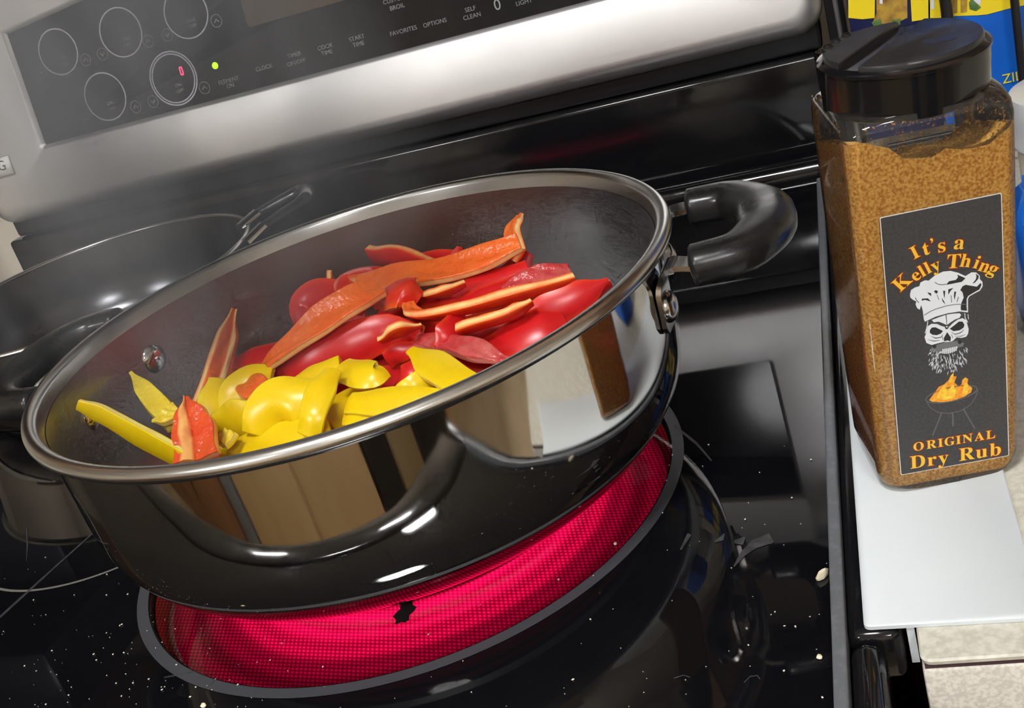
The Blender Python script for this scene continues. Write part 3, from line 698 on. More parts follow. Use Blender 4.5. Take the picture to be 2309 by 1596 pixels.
def strip(m, label, pts, widths, skin, curl=1.3, th=0.0050, skin2=None, N=20, name='pepper_strip', rib=0.0):
    """pts: (u, v, z) along the strip; widths in metres; skin: way the outer skin faces"""
    P = catmull([q if isinstance(q, Vector) else at_z(*q) for q in pts], N); n0 = DIR[skin]; n1 = DIR[skin2 or skin]
    nb = 9; V = []; A = []; F = []; c0 = sum(P, Vector()) / N; ph = prnd.random() * 9
    for i, p in enumerate(P):
        t = i / (N - 1); T = (P[min(i + 1, N - 1)] - P[max(i - 1, 0)]).normalized()
        n = n0.lerp(n1, t); n = (n - T * n.dot(T)).normalized(); B = T.cross(n).normalized()
        wd = interp(widths, t) * (1 + 0.05 * sin(ph + 11 * t)); cl = curl * (1 + 0.15 * sin(ph * 2 + 5 * t)); rho = wd / cl
        h = min(th, wd * 0.45)
        for k in range(nb):
            a = (k / (nb - 1) - 0.5) * cl
            V.append(p + B * (rho * sin(a)) + n * (rho * cos(a) - rho)); A.append(0.27 if k in (0, nb - 1) else (0.14 if k in (1, nb - 2) else 0.0))
        for k in range(nb - 1, -1, -1):
            a = (k / (nb - 1) - 0.5) * cl; e = 0.82 if 0 < k < nb - 1 else 0.9
            hh = h * (1 + 0.08 * sin(ph + 17 * t + k * 1.3)); rb_ = rib and k in ((2, 3) if rib > 0 else (5, 6)); hh += abs(rib) if rb_ else 0
            V.append(p + B * ((rho - hh * 0.4) * sin(a) * (1 if e > .85 else 1)) + n * ((rho - hh) * cos(a) - rho + (0 if 0 < k < nb - 1 else hh * 0.12))); A.append(0.66 if rb_ else 1.0)
    M_ = 2 * nb
    for i in range(N - 1):
        for k in range(M_):
            a = i * M_ + k; b = i * M_ + (k + 1) % M_; F.append((a, b, b + M_, a + M_))
    for i in (0, N - 1):
        for k in range(nb - 1):
            a = i * M_ + k; b = i * M_ + k + 1; c = i * M_ + M_ - 2 - k; d = i * M_ + M_ - 1 - k; F.append((a, b, c, d) if i else (d, c, b, a))
    V = [v - c0 for v in V]
    o = link(name, V, F, m, None, True, 48); o.location = c0
    at = o.data.attributes.new('flesh', 'FLOAT', 'POINT'); at.data.foreach_set('value', A)
    md = o.modifiers.new('bevel', 'BEVEL'); md.width = 0.0006; md.segments = 2; md.limit_method = 'ANGLE'; md.angle_limit = radians(48)
    return tag(o, label, 'pepper', 'red pepper strips in the pan' if m is not YEL else 'yellow pepper strips in the pan')
S = strip
# --- red, back of the heap
S(RED, 'red strip with jagged orange cut edge at the very back of the heap', [(836, 588, .092), (900, 596, .091), (1010, 622, .086)], [.016, .020, .012], 'camdown', 0.9, .0055)
S(RED, 'flat red strip lying behind the long bumpy orange strip', [(940, 592, .087), (1010, 588, .087), (1080, 590, .086)], [.012, .014, .011], 'cam', 0.8)
S(RED, 'small red tip poking up behind the heap centre', [(1036, 556, .094), (1030, 585, .088)], [.003, .011], 'cam', 0.6, .004)
S(ORA, 'long strip showing bumpy orange flesh across the top of the heap', [(812, 650, .086), (900, 632, .0895), (1000, 618, .091), (1090, 590, .093), (1176, 552, .096)], [.014, .017, .0175, .0165, .012], 'awaydown', 0.8, .005)
S(ORA, 'short pale strip standing upright at the top of the heap', [(1176, 488, .103), (1166, 528, .098), (1180, 578, .091)], [.005, .0125, .011], 'awayright', 0.9, .005, 'awayright')
S(ORA, 'curled strip with pale cut end at the back left of the heap', [(802, 658, .0855), (774, 642, .0885), (780, 616, .0915), (830, 606, .092), (910, 620, .089)], [.009, .012, .013, .013, .011], 'up', 0.9, .0062)
S(ORA, 'small pale-edged red stub at the back left end of the heap', [(735, 655, .081), (738, 618, .087)], [.007, .008], 'left', 0.8, .0045)
S(RED, 'wide folded red strip with a hazy shine at the left of the heap', [(672, 745, .071), (674, 690, .080), (720, 668, .083), (800, 668, .083)], [.012, .017, .021, .018], 'camleft', 1.2, .0045, 'cam')
S(ORA, 'long strip with wet orange flesh facing up, left of the heap', [(578, 856, .070), (655, 788, .085), (740, 722, .0935), (805, 682, .0965), (852, 660, .0955)], [.005, .014, .0195, .0205, .014], 'awaydown', 1.2, .0048)
S(RED, 'broad red strip with smooth skin below the wet orange flesh', [(575, 862, .066), (665, 838, .074), (765, 790, .0795), (860, 752, .081), (948, 752, .0785)], [.007, .018, .024, .022, .010], 'cam', 0.9, .0045)
S(ORA, 'orange pointed end of a strip right of the broad red skin', [(862, 775, .081), (905, 757, .084), (952, 738, .084)], [.007, .013, .004], 'dn1', 0.8, .0055)
S(ORA, 'round glossy red pepper lobe with a bright highlight', [(846, 668, .089), (876, 648, .0965), (912, 646, .098), (948, 672, .090)], [.017, .025, .025, .016], 'camup', 2.1, .005)
S(RED, 'dark red strip under the bumpy orange strip, centre of the heap', [(945, 672, .083), (1020, 660, .085), (1100, 632, .086), (1190, 598, .087)], [.012, .013, .015, .010], 'camup', 0.8)
S(ORA, 'short strip with pale hooked end in the middle of the heap', [(960, 676, .086), (1005, 668, .088), (1052, 645, .089)], [.009, .0105, .006], 'dn1', 0.9, .006)
S(RED, 'deep red strip in the hollow above the long pale strip', [(1040, 690, .081), (1110, 660, .083), (1180, 630, .083), (1220, 595, .083)], [.014, .016, .013, .006], 'camup', 0.7)
S(RED, 'shadowed red strip at the back right of the heap', [(1120, 640, .080), (1170, 608, .082), (1196, 570, .085)], [.014, .015, .006], 'cam', 0.8)
S(PNK, 'red strip with wrinkled wet inside at the right of the heap', [(1140, 668, .079), (1210, 636, .0815), (1285, 616, .080)], [.010, .016, .009], 'awaydown', 0.8)
S(ORA, 'long strip with pale cut edge facing forward across the right', [(920, 690, .088), (948, 722, .0835), (1060, 706, .085), (1170, 678, .0855), (1296, 642, .0825)], [.007, .0105, .0115, .0125, .011], 'dn1', 0.9, .0068)
S(RED, 'pointed red strip beside the right rim of the pan', [(1170, 740, .073), (1240, 705, .077), (1310, 668, .080), (1372, 630, .082)], [.014, .019, .017, .003], 'cam', 0.9)
S(RED, 'thin red strip lying along the inside of the right rim', [(1200, 745, .068), (1300, 690, .072), (1380, 640, .076)], [.014, .016, .005], 'camdown', 0.7)
S(ORA, 'small hooked orange strip below the long pale strip', [(1040, 755, .079), (1100, 738, .0815), (1165, 716, .084), (1205, 686, .087)], [.011, .012, .0115, .007], 'dn1', 1.0, .0062)
S(RED, 'dark wine-red strip end with a pinpoint highlight', [(1046, 712, .083), (1015, 748, .082), (988, 785, .077)], [.012, .015, .006], 'cam', 1.1)
S(PNK, 'strip showing pink wrinkled flesh against the front rim', [(945, 772, .0745), (1020, 784, .0745), (1080, 798, .074), (1148, 818, .071)], [.008, .0115, .012, .005], 'awaydown', 0.6)
S(RED, 'wide red strip along the right front rim', [(1085, 782, .070), (1150, 755, .076), (1220, 730, .078), (1275, 715, .076)], [.014, .026, .026, .012], 'camup', 1.0)
S(RED, 'dark red strip in the shadow above the yellow slab', [(870, 815, .070), (900, 795, .074), (950, 785, .074)], [.010, .011, .008], 'cam', 0.9)
S(RED, 'glossy dark red pepper corner beside the yellow slab', [(893, 880, .066), (915, 845, .073), (945, 815, .076)], [.010, .015, .010], 'camup', 1.5)
# --- red, left
S(ORA, 'tall red strip with a pale rib standing at the left', [(452, 935, .064), (480, 850, .076), (505, 765, .088), (526, 697, .099)], [.015, .0145, .012, .0035], 'awayleft', 0.7, .0055, 'awayleft', rib=.0014)
S(RED, 'rounded red strip lying behind the tall ribbed strip', [(522, 815, .075), (570, 800, .078), (640, 785, .079)], [.010, .014, .014], 'camup', 1.1)
S(ORA, 'small orange-red wedge at the left end of the broad red strip', [(552, 868, .070), (575, 880, .0725), (610, 905, .068)], [.010, .017, .010], 'awaydown', 0.6)
S(RED, 'red leaf-shaped piece with a white rib at the front left rim', [(420, 896, .088), (434, 945, .080), (446, 995, .073), (452, 1050, .066)], [.003, .018, .023, .025], 'awaydown', 1.2, .0055, rib=.0018)
# --- yellow
S(YEL, 'long thin yellow strip leaning on the left wall of the pan', [(172, 914, .1005), (230, 942, .092), (310, 990, .081), (410, 1044, .070)], [.006, .0105, .012, .013], 'camdown', 0.7, .0045)
S(YEL, 'yellow spear with wet bumpy flesh at the left', [(295, 840, .090), (335, 890, .082), (375, 935, .075), (400, 965, .070)], [.002, .011, .012, .010], 'awaydown', 0.7, .0045)
S(YEL, 'small yellow star-tipped scrap beside the red leaf-shaped piece', [(343, 950, .078), (375, 945, .077), (402, 935, .076)], [.002, .009, .012], 'awaydown', 0.6, .004)
S(YEL, 'upright yellow strip beside the tall ribbed red strip', [(470, 965, .064), (478, 905, .073), (492, 850, .080)], [.014, .0155, .011], 'cam', 0.9)
S(YEL, 'yellow arch half hidden by the orange-red wedge', [(520, 935, .066), (528, 885, .0745), (560, 852, .078), (610, 845, .077)], [.014, .017, .017, .014], 'cam', 0.9, .0045, 'camup')
S(YEL, 'yellow chunk low between the upright strip and the yellow arch', [(492, 975, .063), (530, 945, .069), (575, 930, .070)], [.018, .020, .014], 'cam', 1.0)
S(YEL, 'large curved yellow strip at the front of the heap', [(592, 985, .063), (602, 930, .0735), (640, 895, .079), (715, 878, .078)], [.022, .027, .027, .020], 'cam', 1.3, .005, 'camup')
S(YEL, 'bright yellow upright strip at the front with a highlight', [(690, 985, .067), (702, 930, .0765), (722, 870, .083), (750, 828, .085)], [.013, .0145, .015, .011], 'camup', 1.2)
S(YEL, 'wide yellow strip pressed against the front left rim', [(510, 1020, .058), (590, 990, .063), (680, 970, .066), (740, 950, .066)], [.014, .018, .018, .012], 'camup', 0.8)
S(YEL, 'small yellow cut end at the rim right of the red leaf shape', [(505, 990, .066), (530, 1000, .065)], [.009, .009], 'awaydown', 0.6)
S(YEL, 'blocky yellow piece with torn edge in the middle', [(762, 825, .079), (800, 832, .080), (840, 838, .079), (868, 830, .077)], [.014, .018, .016, .010], 'camup', 1.2)
S(YEL, 'flat yellow slab with smooth skin over the red pieces', [(922, 785, .080), (970, 812, .0795), (1030, 852, .0775), (1075, 885, .074)], [.006, .0165, .0165, .016], 'camup', 0.6, .005)
S(YEL, 'short yellow strip under the flat yellow slab', [(890, 905, .066), (930, 875, .071), (978, 842, .073)], [.010, .013, .010], 'cam', 0.9)
S(YEL, 'yellow strip with a milky spot lying along the front rim', [(780, 905, .0715), (850, 900, .073), (930, 893, .073), (1000, 888, .071)], [.012, .016, .014, .007], 'camup', 0.9)
S(YEL, 'yellow strip end right at the front rim below the milky-spotted one', [(772, 940, .066), (830, 932, .067), (890, 925, .066)], [.009, .011, .011], 'camup', 0.8)
S(YEL, 'dull yellow strip behind the bright upright one', [(650, 875, .071), (705, 845, .075), (765, 820, .077)], [.012, .014, .012], 'camup', 0.8)
# --- lower pieces glimpsed in the gaps
fill = [(RED, [(560, 900, .058), (640, 880, .060), (740, 850, .062)], 'red strip low under the large curved yellow one'),
        (RED, [(760, 900, .058), (830, 870, .060), (900, 850, .062)], 'red strip at the bottom between the yellow pieces in the middle'),
        (YEL, [(740, 950, .056), (800, 910, .058), (860, 880, .06)], 'yellow strip deep under the milky-spotted one'),
        (RED, [(960, 860, .060), (1020, 820, .064), (1100, 790, .066)], 'red strip deep under the flat yellow slab'),
        (RED, [(820, 800, .066), (900, 770, .068), (990, 750, .07)], 'red strip buried below the broad red skin'),
        (RED, [(1000, 760, .068), (1080, 720, .072), (1180, 690, .074)], 'red strip buried below the hooked orange one'),
        (RED, [(680, 780, .066), (740, 720, .072), (820, 690, .074)], 'red strip buried under the wet orange flesh'),
        (RED, [(860, 690, .074), (960, 690, .076), (1060, 660, .077)], 'red strip buried under the glossy lobe'),
        (YEL, [(430, 1000, .056), (500, 960, .058), (580, 930, .06)], 'yellow strip low behind the red leaf-shaped piece'),
        (RED, [(470, 930, .058), (540, 870, .064), (600, 830, .066)], 'red strip low behind the yellow arch'),
        (RED, [(1100, 720, .066), (1180, 690, .070), (1280, 660, .072)], 'red strip buried behind the wide red strip at the right')]
for m, pts, lb in fill: S(m, lb, pts, [.018, .026, .018], 'camup', 0.8)
# lower layers the heap rests on, resting on the pan floor
rl = random.Random(17)
for zc, rmax, cnt in ((.0225, .098, 15), (.0345, .108, 17), (.0465, .116, 18)):
    got = 0
    while got < cnt:
        a = rl.uniform(0, 2 * pi); rr = rmax * math.sqrt(rl.uniform(0, .62)); d = rl.uniform(0, pi); l = rl.uniform(.028, .045)
        c = Vector((rr * cos(a), rr * sin(a), zc + rl.uniform(0, .006))); v = Vector((cos(d), sin(d), 0)); nv = Vector((-sin(d), cos(d), 0))
        P3 = [c - v * l + Vector((0, 0, -.003)), c + nv * rl.uniform(-.008, .008), c + v * l + Vector((0, 0, -.003))]
        if max(math.hypot(p.x, p.y) for p in P3) > rmax: continue
        yl = c.x < -.01 + rl.uniform(-.05, .05) and c.y < .05
        S(YEL if yl else RED, 'yellow pepper strip buried in the bottom layers of the heap' if yl else 'red pepper strip buried in the bottom layers of the heap', P3, [.010, rl.uniform(.014, .018), .010], rl.choice(('up', 'up', 'down')), 1.0, .0045, N=12)
        got += 1

# ================================================================== SPICE BOTTLE
by, bb, bc = 0.2077, 0.0645, 0.0593
RB = Matrix.Rotation(by, 3, 'Z') @ Matrix.Rotation(bb, 3, 'X') @ Matrix.Rotation(bc, 3, 'Y')
LO = Vector((0.2318, -0.0549, 0.014)); LW, LH = 0.0416, 0.111
base_l = Vector((0.0192, 0.0285, -0.0085))
bottle = thing('spice_bottle', 'clear square spice bottle of orange dry rub with black flip cap', 'bottle')
bottle.matrix_world = Matrix.Translation(LO + RB @ base_l) @ RB.to_4x4()
def bl(p): return Vector(p) - base_l        # label frame -> bottle frame
def bo(o, parent=None): o.parent = parent or bottle; return o
HW = 0.0278
def sq(hw, r, z, dep, seg=6, e=0.0): return [Vector((x, y, z)) for x, y in rrect(-hw + e, hw - e, -0.0285 + e, -0.0285 + dep - e, max(r - e, .002), seg)]
prof = [(0.0205, 0.008, 0.0, .040), (0.0250, 0.009, 0.0008, .044), (0.0268, 0.008, 0.0035, .0455), (0.0275, 0.0062, 0.008, .046), (0.0285, 0.0050, 0.06, .0495), (0.0292, 0.0050, 0.135, .0545), (0.0294, 0.0055, 0.1475, .0552), (0.0290, 0.0075, 0.1515, .0548), (0.0285, 0.014, 0.1540, .0540), (0.0265, 0.0230, 0.1548, .0535)]
V, F = loft([sq(h, r, z, d, 6) for h, r, z, d in prof], True, True, False)
bo(link('bottle_body', V, F, clear_plastic, angle=50))
# powder filling the bottle, uneven top
def top(x, y):
    t = (x + .03) / .06
    f = .1515 - .0135 * sin(min(1, t * 1.05) * pi * .78) + .0016 * sin(x * 260)
    return f - (y + .0285) * .30 + 0.0006 * sin(x * 700 + y * 500)
e = 0.0008
def dens(l, n=10):
    out = []
    for i, p in enumerate(l):
        q = l[(i + 1) % len(l)]
        k = n if (q - p).length > .01 else 1
        out += [p.lerp(q, j / k) for j in range(k)]
    return out
pl = [dens(sq(h, r, z, d, 6, e)) for h, r, z, d in [(0.0262, .008, .0020, .045), (0.0268, .008, .004, .0455), (0.0275, .0062, .008, .046), (0.0285, .0050, .06, .0495), (0.0290, .0050, .12, .0535)]]
rimtop = dens(sq(0.0292, .0050, 0.135, .0545, 6, e))
pl.append([Vector((p.x, p.y, top(p.x, p.y))) for p in rimtop])
for k in (0.8, 0.55, 0.3, 0.08): pl.append([Vector((p.x * k, p.y * k, top(p.x * k, p.y * k))) for p in rimtop])
V, F = loft(pl); bo(link('spice_powder', V, F, powder, angle=60))
# grains clinging above the fill line
rg = random.Random(5); parts = []
for i in range(420):
    side = rg.random(); a = rg.uniform(-.024, .024); zt = rg.uniform(.136, .1525)
    if side < .62: p = Vector((a, -.0285 + .0011, zt)); dx, dy = Vector((1, 0, 0)), Vector((0, 0, 1))
    elif side < .8: p = Vector((-.0282, a, zt)); dx, dy = Vector((0, 1, 0)), Vector((0, 0, 1))
    else: p = Vector((.0282, a, zt)); dx, dy = Vector((0, 1, 0)), Vector((0, 0, 1))
    an = rg.uniform(0, pi); l = rg.uniform(.0003, .0009); d1 = (dx * cos(an) + dy * sin(an)) * l; d2 = (dx * -sin(an) + dy * cos(an)) * l * .45; n = dx.cross(dy) * .0003
    parts.append(([p - d1, p - d2, p + d1, p + d2, p + n, p - n], [(0, 1, 4), (1, 2, 4), (2, 3, 4), (3, 0, 4), (1, 0, 5), (2, 1, 5), (3, 2, 5), (0, 3, 5)]))
V, F = merge(parts); bo(tag(link('spice_grains', V, F, residue, smooth=False), kind='stuff'))
# cap
CR = 0.0288
cz0 = 0.1520; cz1 = cz0 + 0.0165
prof = [(0.022, cz0), (CR - .0006, cz0), (CR, cz0 + .0006), (CR + .0003, cz1 - .001), (CR + .0008, cz1 - .0006), (CR + .0008, cz1 + .0002), (CR - .0012, cz1 + .0014), (CR - .003, cz1 + .0014), (0.002, cz1 + .0010)]
V, F = lathe(prof, 96, (0, 0), False, True); cap = bo(link('cap', V, F, cap_black, angle=35))
capM = bottle.matrix_world
capn = RB @ Vector((0, 0, 1)); capo = capM @ Vector((0, 0, cz1))
def cap_local(u, v): return capM.inverted() @ at_plane(u, v, capo, capn)
ga = cap_local(1957, 137); gb = cap_local(2075, 50); gd = (gb - ga); gang = math.atan2(gd.y, gd.x)
gn = Vector((-sin(gang), cos(gang), 0)); gt = Vector((cos(gang), sin(gang), 0))
goff = ga.dot(gn); ghw = 0.0042
def flap(sign, name, holes):
    R = CR - .0016; pts = []; off = goff + sign * ghw
    a0 = math.acos(max(-1, min(1, off / R)))
    if sign > 0: angs = [-a0 + 2 * a0 * k / 40 for k in range(41)]
    else: angs = [a0 + (2 * pi - 2 * a0) * k / 40 for k in range(41)]
    pts = [gn * (R * cos(a)) + gt * (-R * sin(a)) for a in angs]
    loops = []
    for z, k in ((cz1 + .0008, 1.0), (cz1 + .0024, 1.0), (cz1 + .0032, .987), (cz1 + .0036, .96)):
        c = sum(pts, Vector()) / len(pts); loops.append([c + (p - c) * k + Vector((0, 0, z)) for p in pts])
    V, F = loft(loops); o = bo(link(name, V, F, cap_top, angle=35), cap)
    c = sum(pts, Vector()) / len(pts)
    for h in holes:
        V, F = lathe([(0.0019, cz1 + .00362), (0.0016, cz1 + .0041), (0.0012, cz1 + .00375), (0.0002, cz1 + .00365)], 20, (c.x + h[0], c.y + h[1]), True, True)
        bo(link('pour_hole_boss', V, F, cap_black), cap)
    return c
flap(1, 'flap', [(-.010, -.006), (-.006, -.001), (-.002, .004), (.003, .009)])
c2 = flap(-1, 'flap', [])
V, F = loft([[Vector((c2.x - .001 + x, c2.y + .001 + y, z)) for x, y in rrect(-.006, .006, -.0035, .0035, .0030, 4)] for z in (cz1 + .0036, cz1 + .00366)]); bo(link('thumb_recess', V, F, mat('recess_black', (.004, .004, .004), .3)), cap)
# label
def lf(a, b, d=0.0): return bl((a, -0.00025 - d, b))
V, F = flat_poly(rrect(-.0003, LW + .0003, -.0003, LH + .0003, .0006, 2), 0.00012, lambda a, b, d: lf(a, b, d)); label = bo(link('label', V, F, label_edge, smooth=False))
V, F = flat_poly(rrect(0, LW, 0, LH, .0005, 2), 0.00006, lambda a, b, d: lf(a, b, d + .00012)); bo(link('label_print', V, F, label_black, smooth=False), label)
LN = RB @ Vector((0, -1, 0)); 
def lpx(u, v):
    p = RB.inverted() @ (at_plane(u, v, LO, LN) - LO); return p.x, p.z
def lprint(name, polys, m, layer, tg=None):
    V, F = merge([flat_poly(p, 0.00003, lambda a, b, d: lf(a, b, d + .00018 + layer * .00004)) for p in polys])
    o = bo(link(name, V, F, m, smooth=False), label)
    if tg: o['label'] = tg
    return o
def Z3(pts): return [lpx(1990 + x / 5.911, 590 + y / 5.911) for x, y in pts]
def Z6(pts): return [lpx(1850 + x / 3.989, 780 + y / 3.989) for x, y in pts]
def ZS(pts, wd): return Z3(stroke(pts, wd))
hat = [(360, 430), (375, 370), (430, 335), (485, 320), (500, 270), (560, 240), (610, 245), (700, 170), (800, 125), (900, 115), (1000, 140), (1100, 185), (1180, 135), (1240, 135), (1290, 180), (1290, 225), (1325, 260), (1328, 320), (1290, 380), (1220, 415), (1150, 455), (1132, 490), (1134, 668), (1020, 655), (860, 680), (700, 725), (560, 792), (545, 760), (530, 640), (510, 570), (490, 632), (455, 610), (435, 560), (445, 522), (400, 500), (365, 470)]
lprint('chef_hat_print', [Z3(hat)], emblem_white, 0, 'white chef hat')
dark = [[(1060, 320), (1100, 300), (1250, 325), (1300, 275), (1312, 300), (1285, 360), (1215, 400), (1135, 448), (1115, 490), (1115, 645), (1040, 638), (1035, 600), (1045, 540), (1075, 470), (1060, 400), (1030, 370)],
        [(990, 165), (1100, 212), (1050, 260), (900, 290), (840, 300), (880, 252), (970, 235), (1000, 200)],
        [(1235, 150), (1278, 182), (1268, 222), (1225, 270), (1190, 285), (1235, 230), (1245, 190)],
        [(520, 485), (600, 480), (640, 522), (560, 500), (515, 512)], [(680, 385), (705, 370), (735, 388), (715, 420), (690, 402)], [(800, 380), (830, 380), (820, 485), (810, 440)],
        [(590, 400), (640, 412), (645, 452), (610, 425)], [(870, 360), (940, 340), (900, 382), (870, 432)], [(950, 390), (975, 392), (955, 505), (945, 450)], [(780, 470), (815, 520), (832, 562), (795, 522)],
        stroke([(430, 470), (450, 510), (480, 540)], 9), stroke([(690, 265), (740, 295), (800, 300), (840, 290)], 8), stroke([(720, 430), (745, 500)], 7), stroke([(905, 440), (915, 535)], 7), stroke([(1005, 460), (985, 530)], 8)]
lprint('chef_hat_shadow_print', [Z3(p) for p in dark], emblem_dark, 1)
lprint('chef_hat_fold_print', [ZS([(548, 705), (620, 660), (700, 622), (850, 578), (960, 560), (1110, 558)], 9), Z3(stroke([(1110, 580), (1118, 640)], 7))], emblem_grey, 2)
skull = [[(650, 770), (740, 735), (840, 700), (930, 685), (1020, 680), (1042, 700), (1020, 740), (960, 762), (900, 800), (850, 838), (800, 812), (740, 790), (680, 800)],
         [(580, 905), (600, 850), (650, 820), (720, 822), (780, 850), (830, 862), (850, 850), (880, 862), (930, 812), (1000, 762), (1060, 745), (1110, 770), (1125, 830), (1142, 890), (1135, 950), (1110, 990), (1050, 1008), (980, 1000), (940, 1040), (900, 1062), (800, 1062), (720, 1082), (650, 1102), (580, 1075), (555, 1000), (575, 950)],
         stroke([(598, 785), (590, 850), (562, 950)], 10), stroke([(1090, 680), (1095, 740), (1130, 800)], 10), stroke([(1132, 690), (1140, 760)], 8)]
lprint('skull_print', [Z3(p) for p in skull], emblem_white, 0, 'white bearded skull')
holes = [[(625, 905), (650, 870), (700, 865), (800, 915), (770, 950), (720, 970), (660, 965), (625, 940)], [(890, 885), (950, 840), (1010, 790), (1060, 790), (1085, 830), (1075, 870), (1020, 905), (940, 918)],
         [(855, 930), (905, 1000), (900, 1052), (860, 1040), (815, 1052), (810, 1010)], stroke([(840, 700), (848, 780), (850, 845)], [12, 9, 5]), [(825, 850), (850, 870), (880, 850), (870, 880), (845, 895), (825, 875)],
         stroke([(640, 985), (700, 1010), (770, 1000), (800, 960)], [3, 12, 10, 4]), stroke([(910, 930), (960, 960), (1030, 940), (1080, 900)], [4, 10, 10, 4]), stroke([(600, 1030), (680, 1050), (760, 1040)], [4, 9, 4]), stroke([(960, 985), (1040, 985), (1100, 960)], [4, 8, 4]), stroke([(790, 985), (800, 1040)], 7), stroke([(915, 960), (930, 1010)], 7)]
lprint('skull_socket_print', [Z3(p) for p in holes], emblem_dark, 1)
lprint('moustache_print', [Z3([(640, 1170), (660, 1130), (740, 1090), (850, 1062), (1000, 1045), (1082, 1080), (1062, 1122), (990, 1135), (860, 1140), (740, 1192), (660, 1204)])], emblem_grey, 1)
lprint('jaw_joint_print', [Z3([(685 + 26 * cos(a), 1120 + 26 * sin(a)) for a in [2 * pi * k / 14 for k in range(14)]]), Z3([(1022 + 26 * cos(a), 1062 + 26 * sin(a)) for a in [2 * pi * k / 14 for k in range(14)]])], emblem_dark, 2)
teeth = []
for k in range(9):
    x = 762 + k * 25; y = 1186 - k * 4.5; yb = 1210 + 20 * sin(pi * k / 8) - k * 4
    teeth.append(Z3([(x, y), (x + 20, y - 3), (x + 19, yb), (x + 2, yb + 2)]))
for k in range(8):
    x = 790 + k * 26; y = 1158 - k * 5; teeth.append(Z3([(x, y), (x + 20, y - 4), (x + 19, y + 22), (x + 1, y + 25)]))
lprint('teeth_print', teeth, emblem_white, 2)
rb = random.Random(11); br = []
while len(br) < 170:
    x, y = rb.uniform(612, 1135), rb.uniform(1150, 1478)
    q = (x - 873) / 262; low = 1480 - 150 * abs(q) ** 3 + (20 if q < 0 else -25); hi = 1235 - 110 * abs(q) ** 1.5
    if y > low or y < hi: continue
    l = rb.uniform(28, 62); an = pi / 2 + q * -0.55 + rb.uniform(-.35, .35)
    br.append(Z3(stroke([(x - cos(an) * l / 2, y - sin(an) * l / 2), (x + rb.uniform(-4, 4), y), (x + cos(an) * l / 2, y + sin(an) * l / 2)], [2, rb.uniform(6, 11), 1.5])))
o = lprint('beard_print', br, emblem_white, 1); o['kind'] = 'stuff'
# grill with fire
lprint('flame_print', [Z6([(975, 480), (1020, 420), (1060, 362), (1110, 340), (1150, 300), (1168, 262), (1195, 232), (1192, 265), (1222, 270), (1200, 322), (1240, 360), (1265, 340), (1272, 300), (1300, 276), (1325, 292), (1318, 335), (1362, 372), (1350, 412), (1290, 450), (1180, 490), (1080, 500), (1000, 496)])], flame_or, 0, 'orange flames')
lprint('flame_core_print', [Z6(p) for p in ([(1040, 460), (1070, 390), (1110, 350), (1140, 400), (1190, 340), (1215, 400), (1200, 460), (1110, 480)], [(1150, 310), (1172, 262), (1192, 240), (1188, 290), (1160, 330)], [(1270, 420), (1290, 340), (1315, 320), (1330, 380), (1310, 430)])], flame_ye, 1)
rimp = [(1175 + 236 * cos(a) * cos(-.22) - 62 * sin(a) * sin(-.22), 428 + 236 * cos(a) * sin(-.22) + 62 * sin(a) * cos(-.22)) for a in [2 * pi * k / 40 for k in range(41)]]
lprint('grill_print', [Z6(stroke(rimp[:21], 9)), Z6(stroke(rimp[20:], 9)), Z6(stroke([(950, 490), (980, 545), (1050, 590), (1150, 602), (1260, 577), (1350, 520), (1398, 440), (1410, 390)], 7)), Z6(stroke([(1085, 600), (1005, 802)], 12)), Z6(stroke([(1185, 598), (1190, 716)], 14)), Z6(stroke([(1285, 565), (1385, 738)], 12))], mat('grill_print', (.11, .11, .115), .5), 0, 'grey kettle grill')
# lettering: each letter set on its own spot of the arc
def letter(ch, u, v, rot, size, wsc=1.0):
    a, b = lpx(u, v); a2, b2 = lpx(u + 10 * cos(radians(rot)), v - 10 * sin(radians(rot))); an = math.atan2(b2 - b, a2 - a)
    B = Matrix(((1, 0, 0, 0), (0, 0, -1, 0), (0, 1, 0, 0), (0, 0, 0, 1)))   # text plane -> label frame
    for nm, off, m, ly, dx in (('letter_glow', 0.00042, txt_red, 0, .00012), ('letter', 0.00001, txt_yellow, 1, 0)):
        M = Matrix.Translation(lf(a + dx, b - dx * .8, .0002 + ly * .00006)) @ B @ Matrix.Rotation(an, 4, 'Z') @ Matrix.Diagonal((wsc, 1, 1, 1)) @ Matrix.Translation((0, -size * .34, 0))
        bo(text_mesh(nm, math_bold(ch), size, m, M, None, 'CENTER', off, 0.00002), label)
def Q5(x, y): return 1850 + x / 3.989, 400 + y / 3.989
for ch, x, y, r, s in (('I', 843, 668, 28, .0068), ('t', 942, 634, 20, .0070), ('’', 1002, 602, 15, .0070), ('s', 1085, 605, 12, .0072), ('a', 1246, 578, 2, .0072),
                       ('K', 725, 938, 42, .0074), ('e', 848, 872, 36, .0066), ('l', 906, 836, 30, .0066), ('l', 958, 806, 28, .0066), ('y', 1030, 782, 25, .0066),
                       ('T', 1196, 748, 4, .0074), ('h', 1305, 742, -4, .0068), ('i', 1405, 757, -12, .0066), ('n', 1475, 788, -14, .0066), ('g', 1556, 812, -22, .0066)):
    letter(ch, *Q5(x, y), r, s * 1.08)
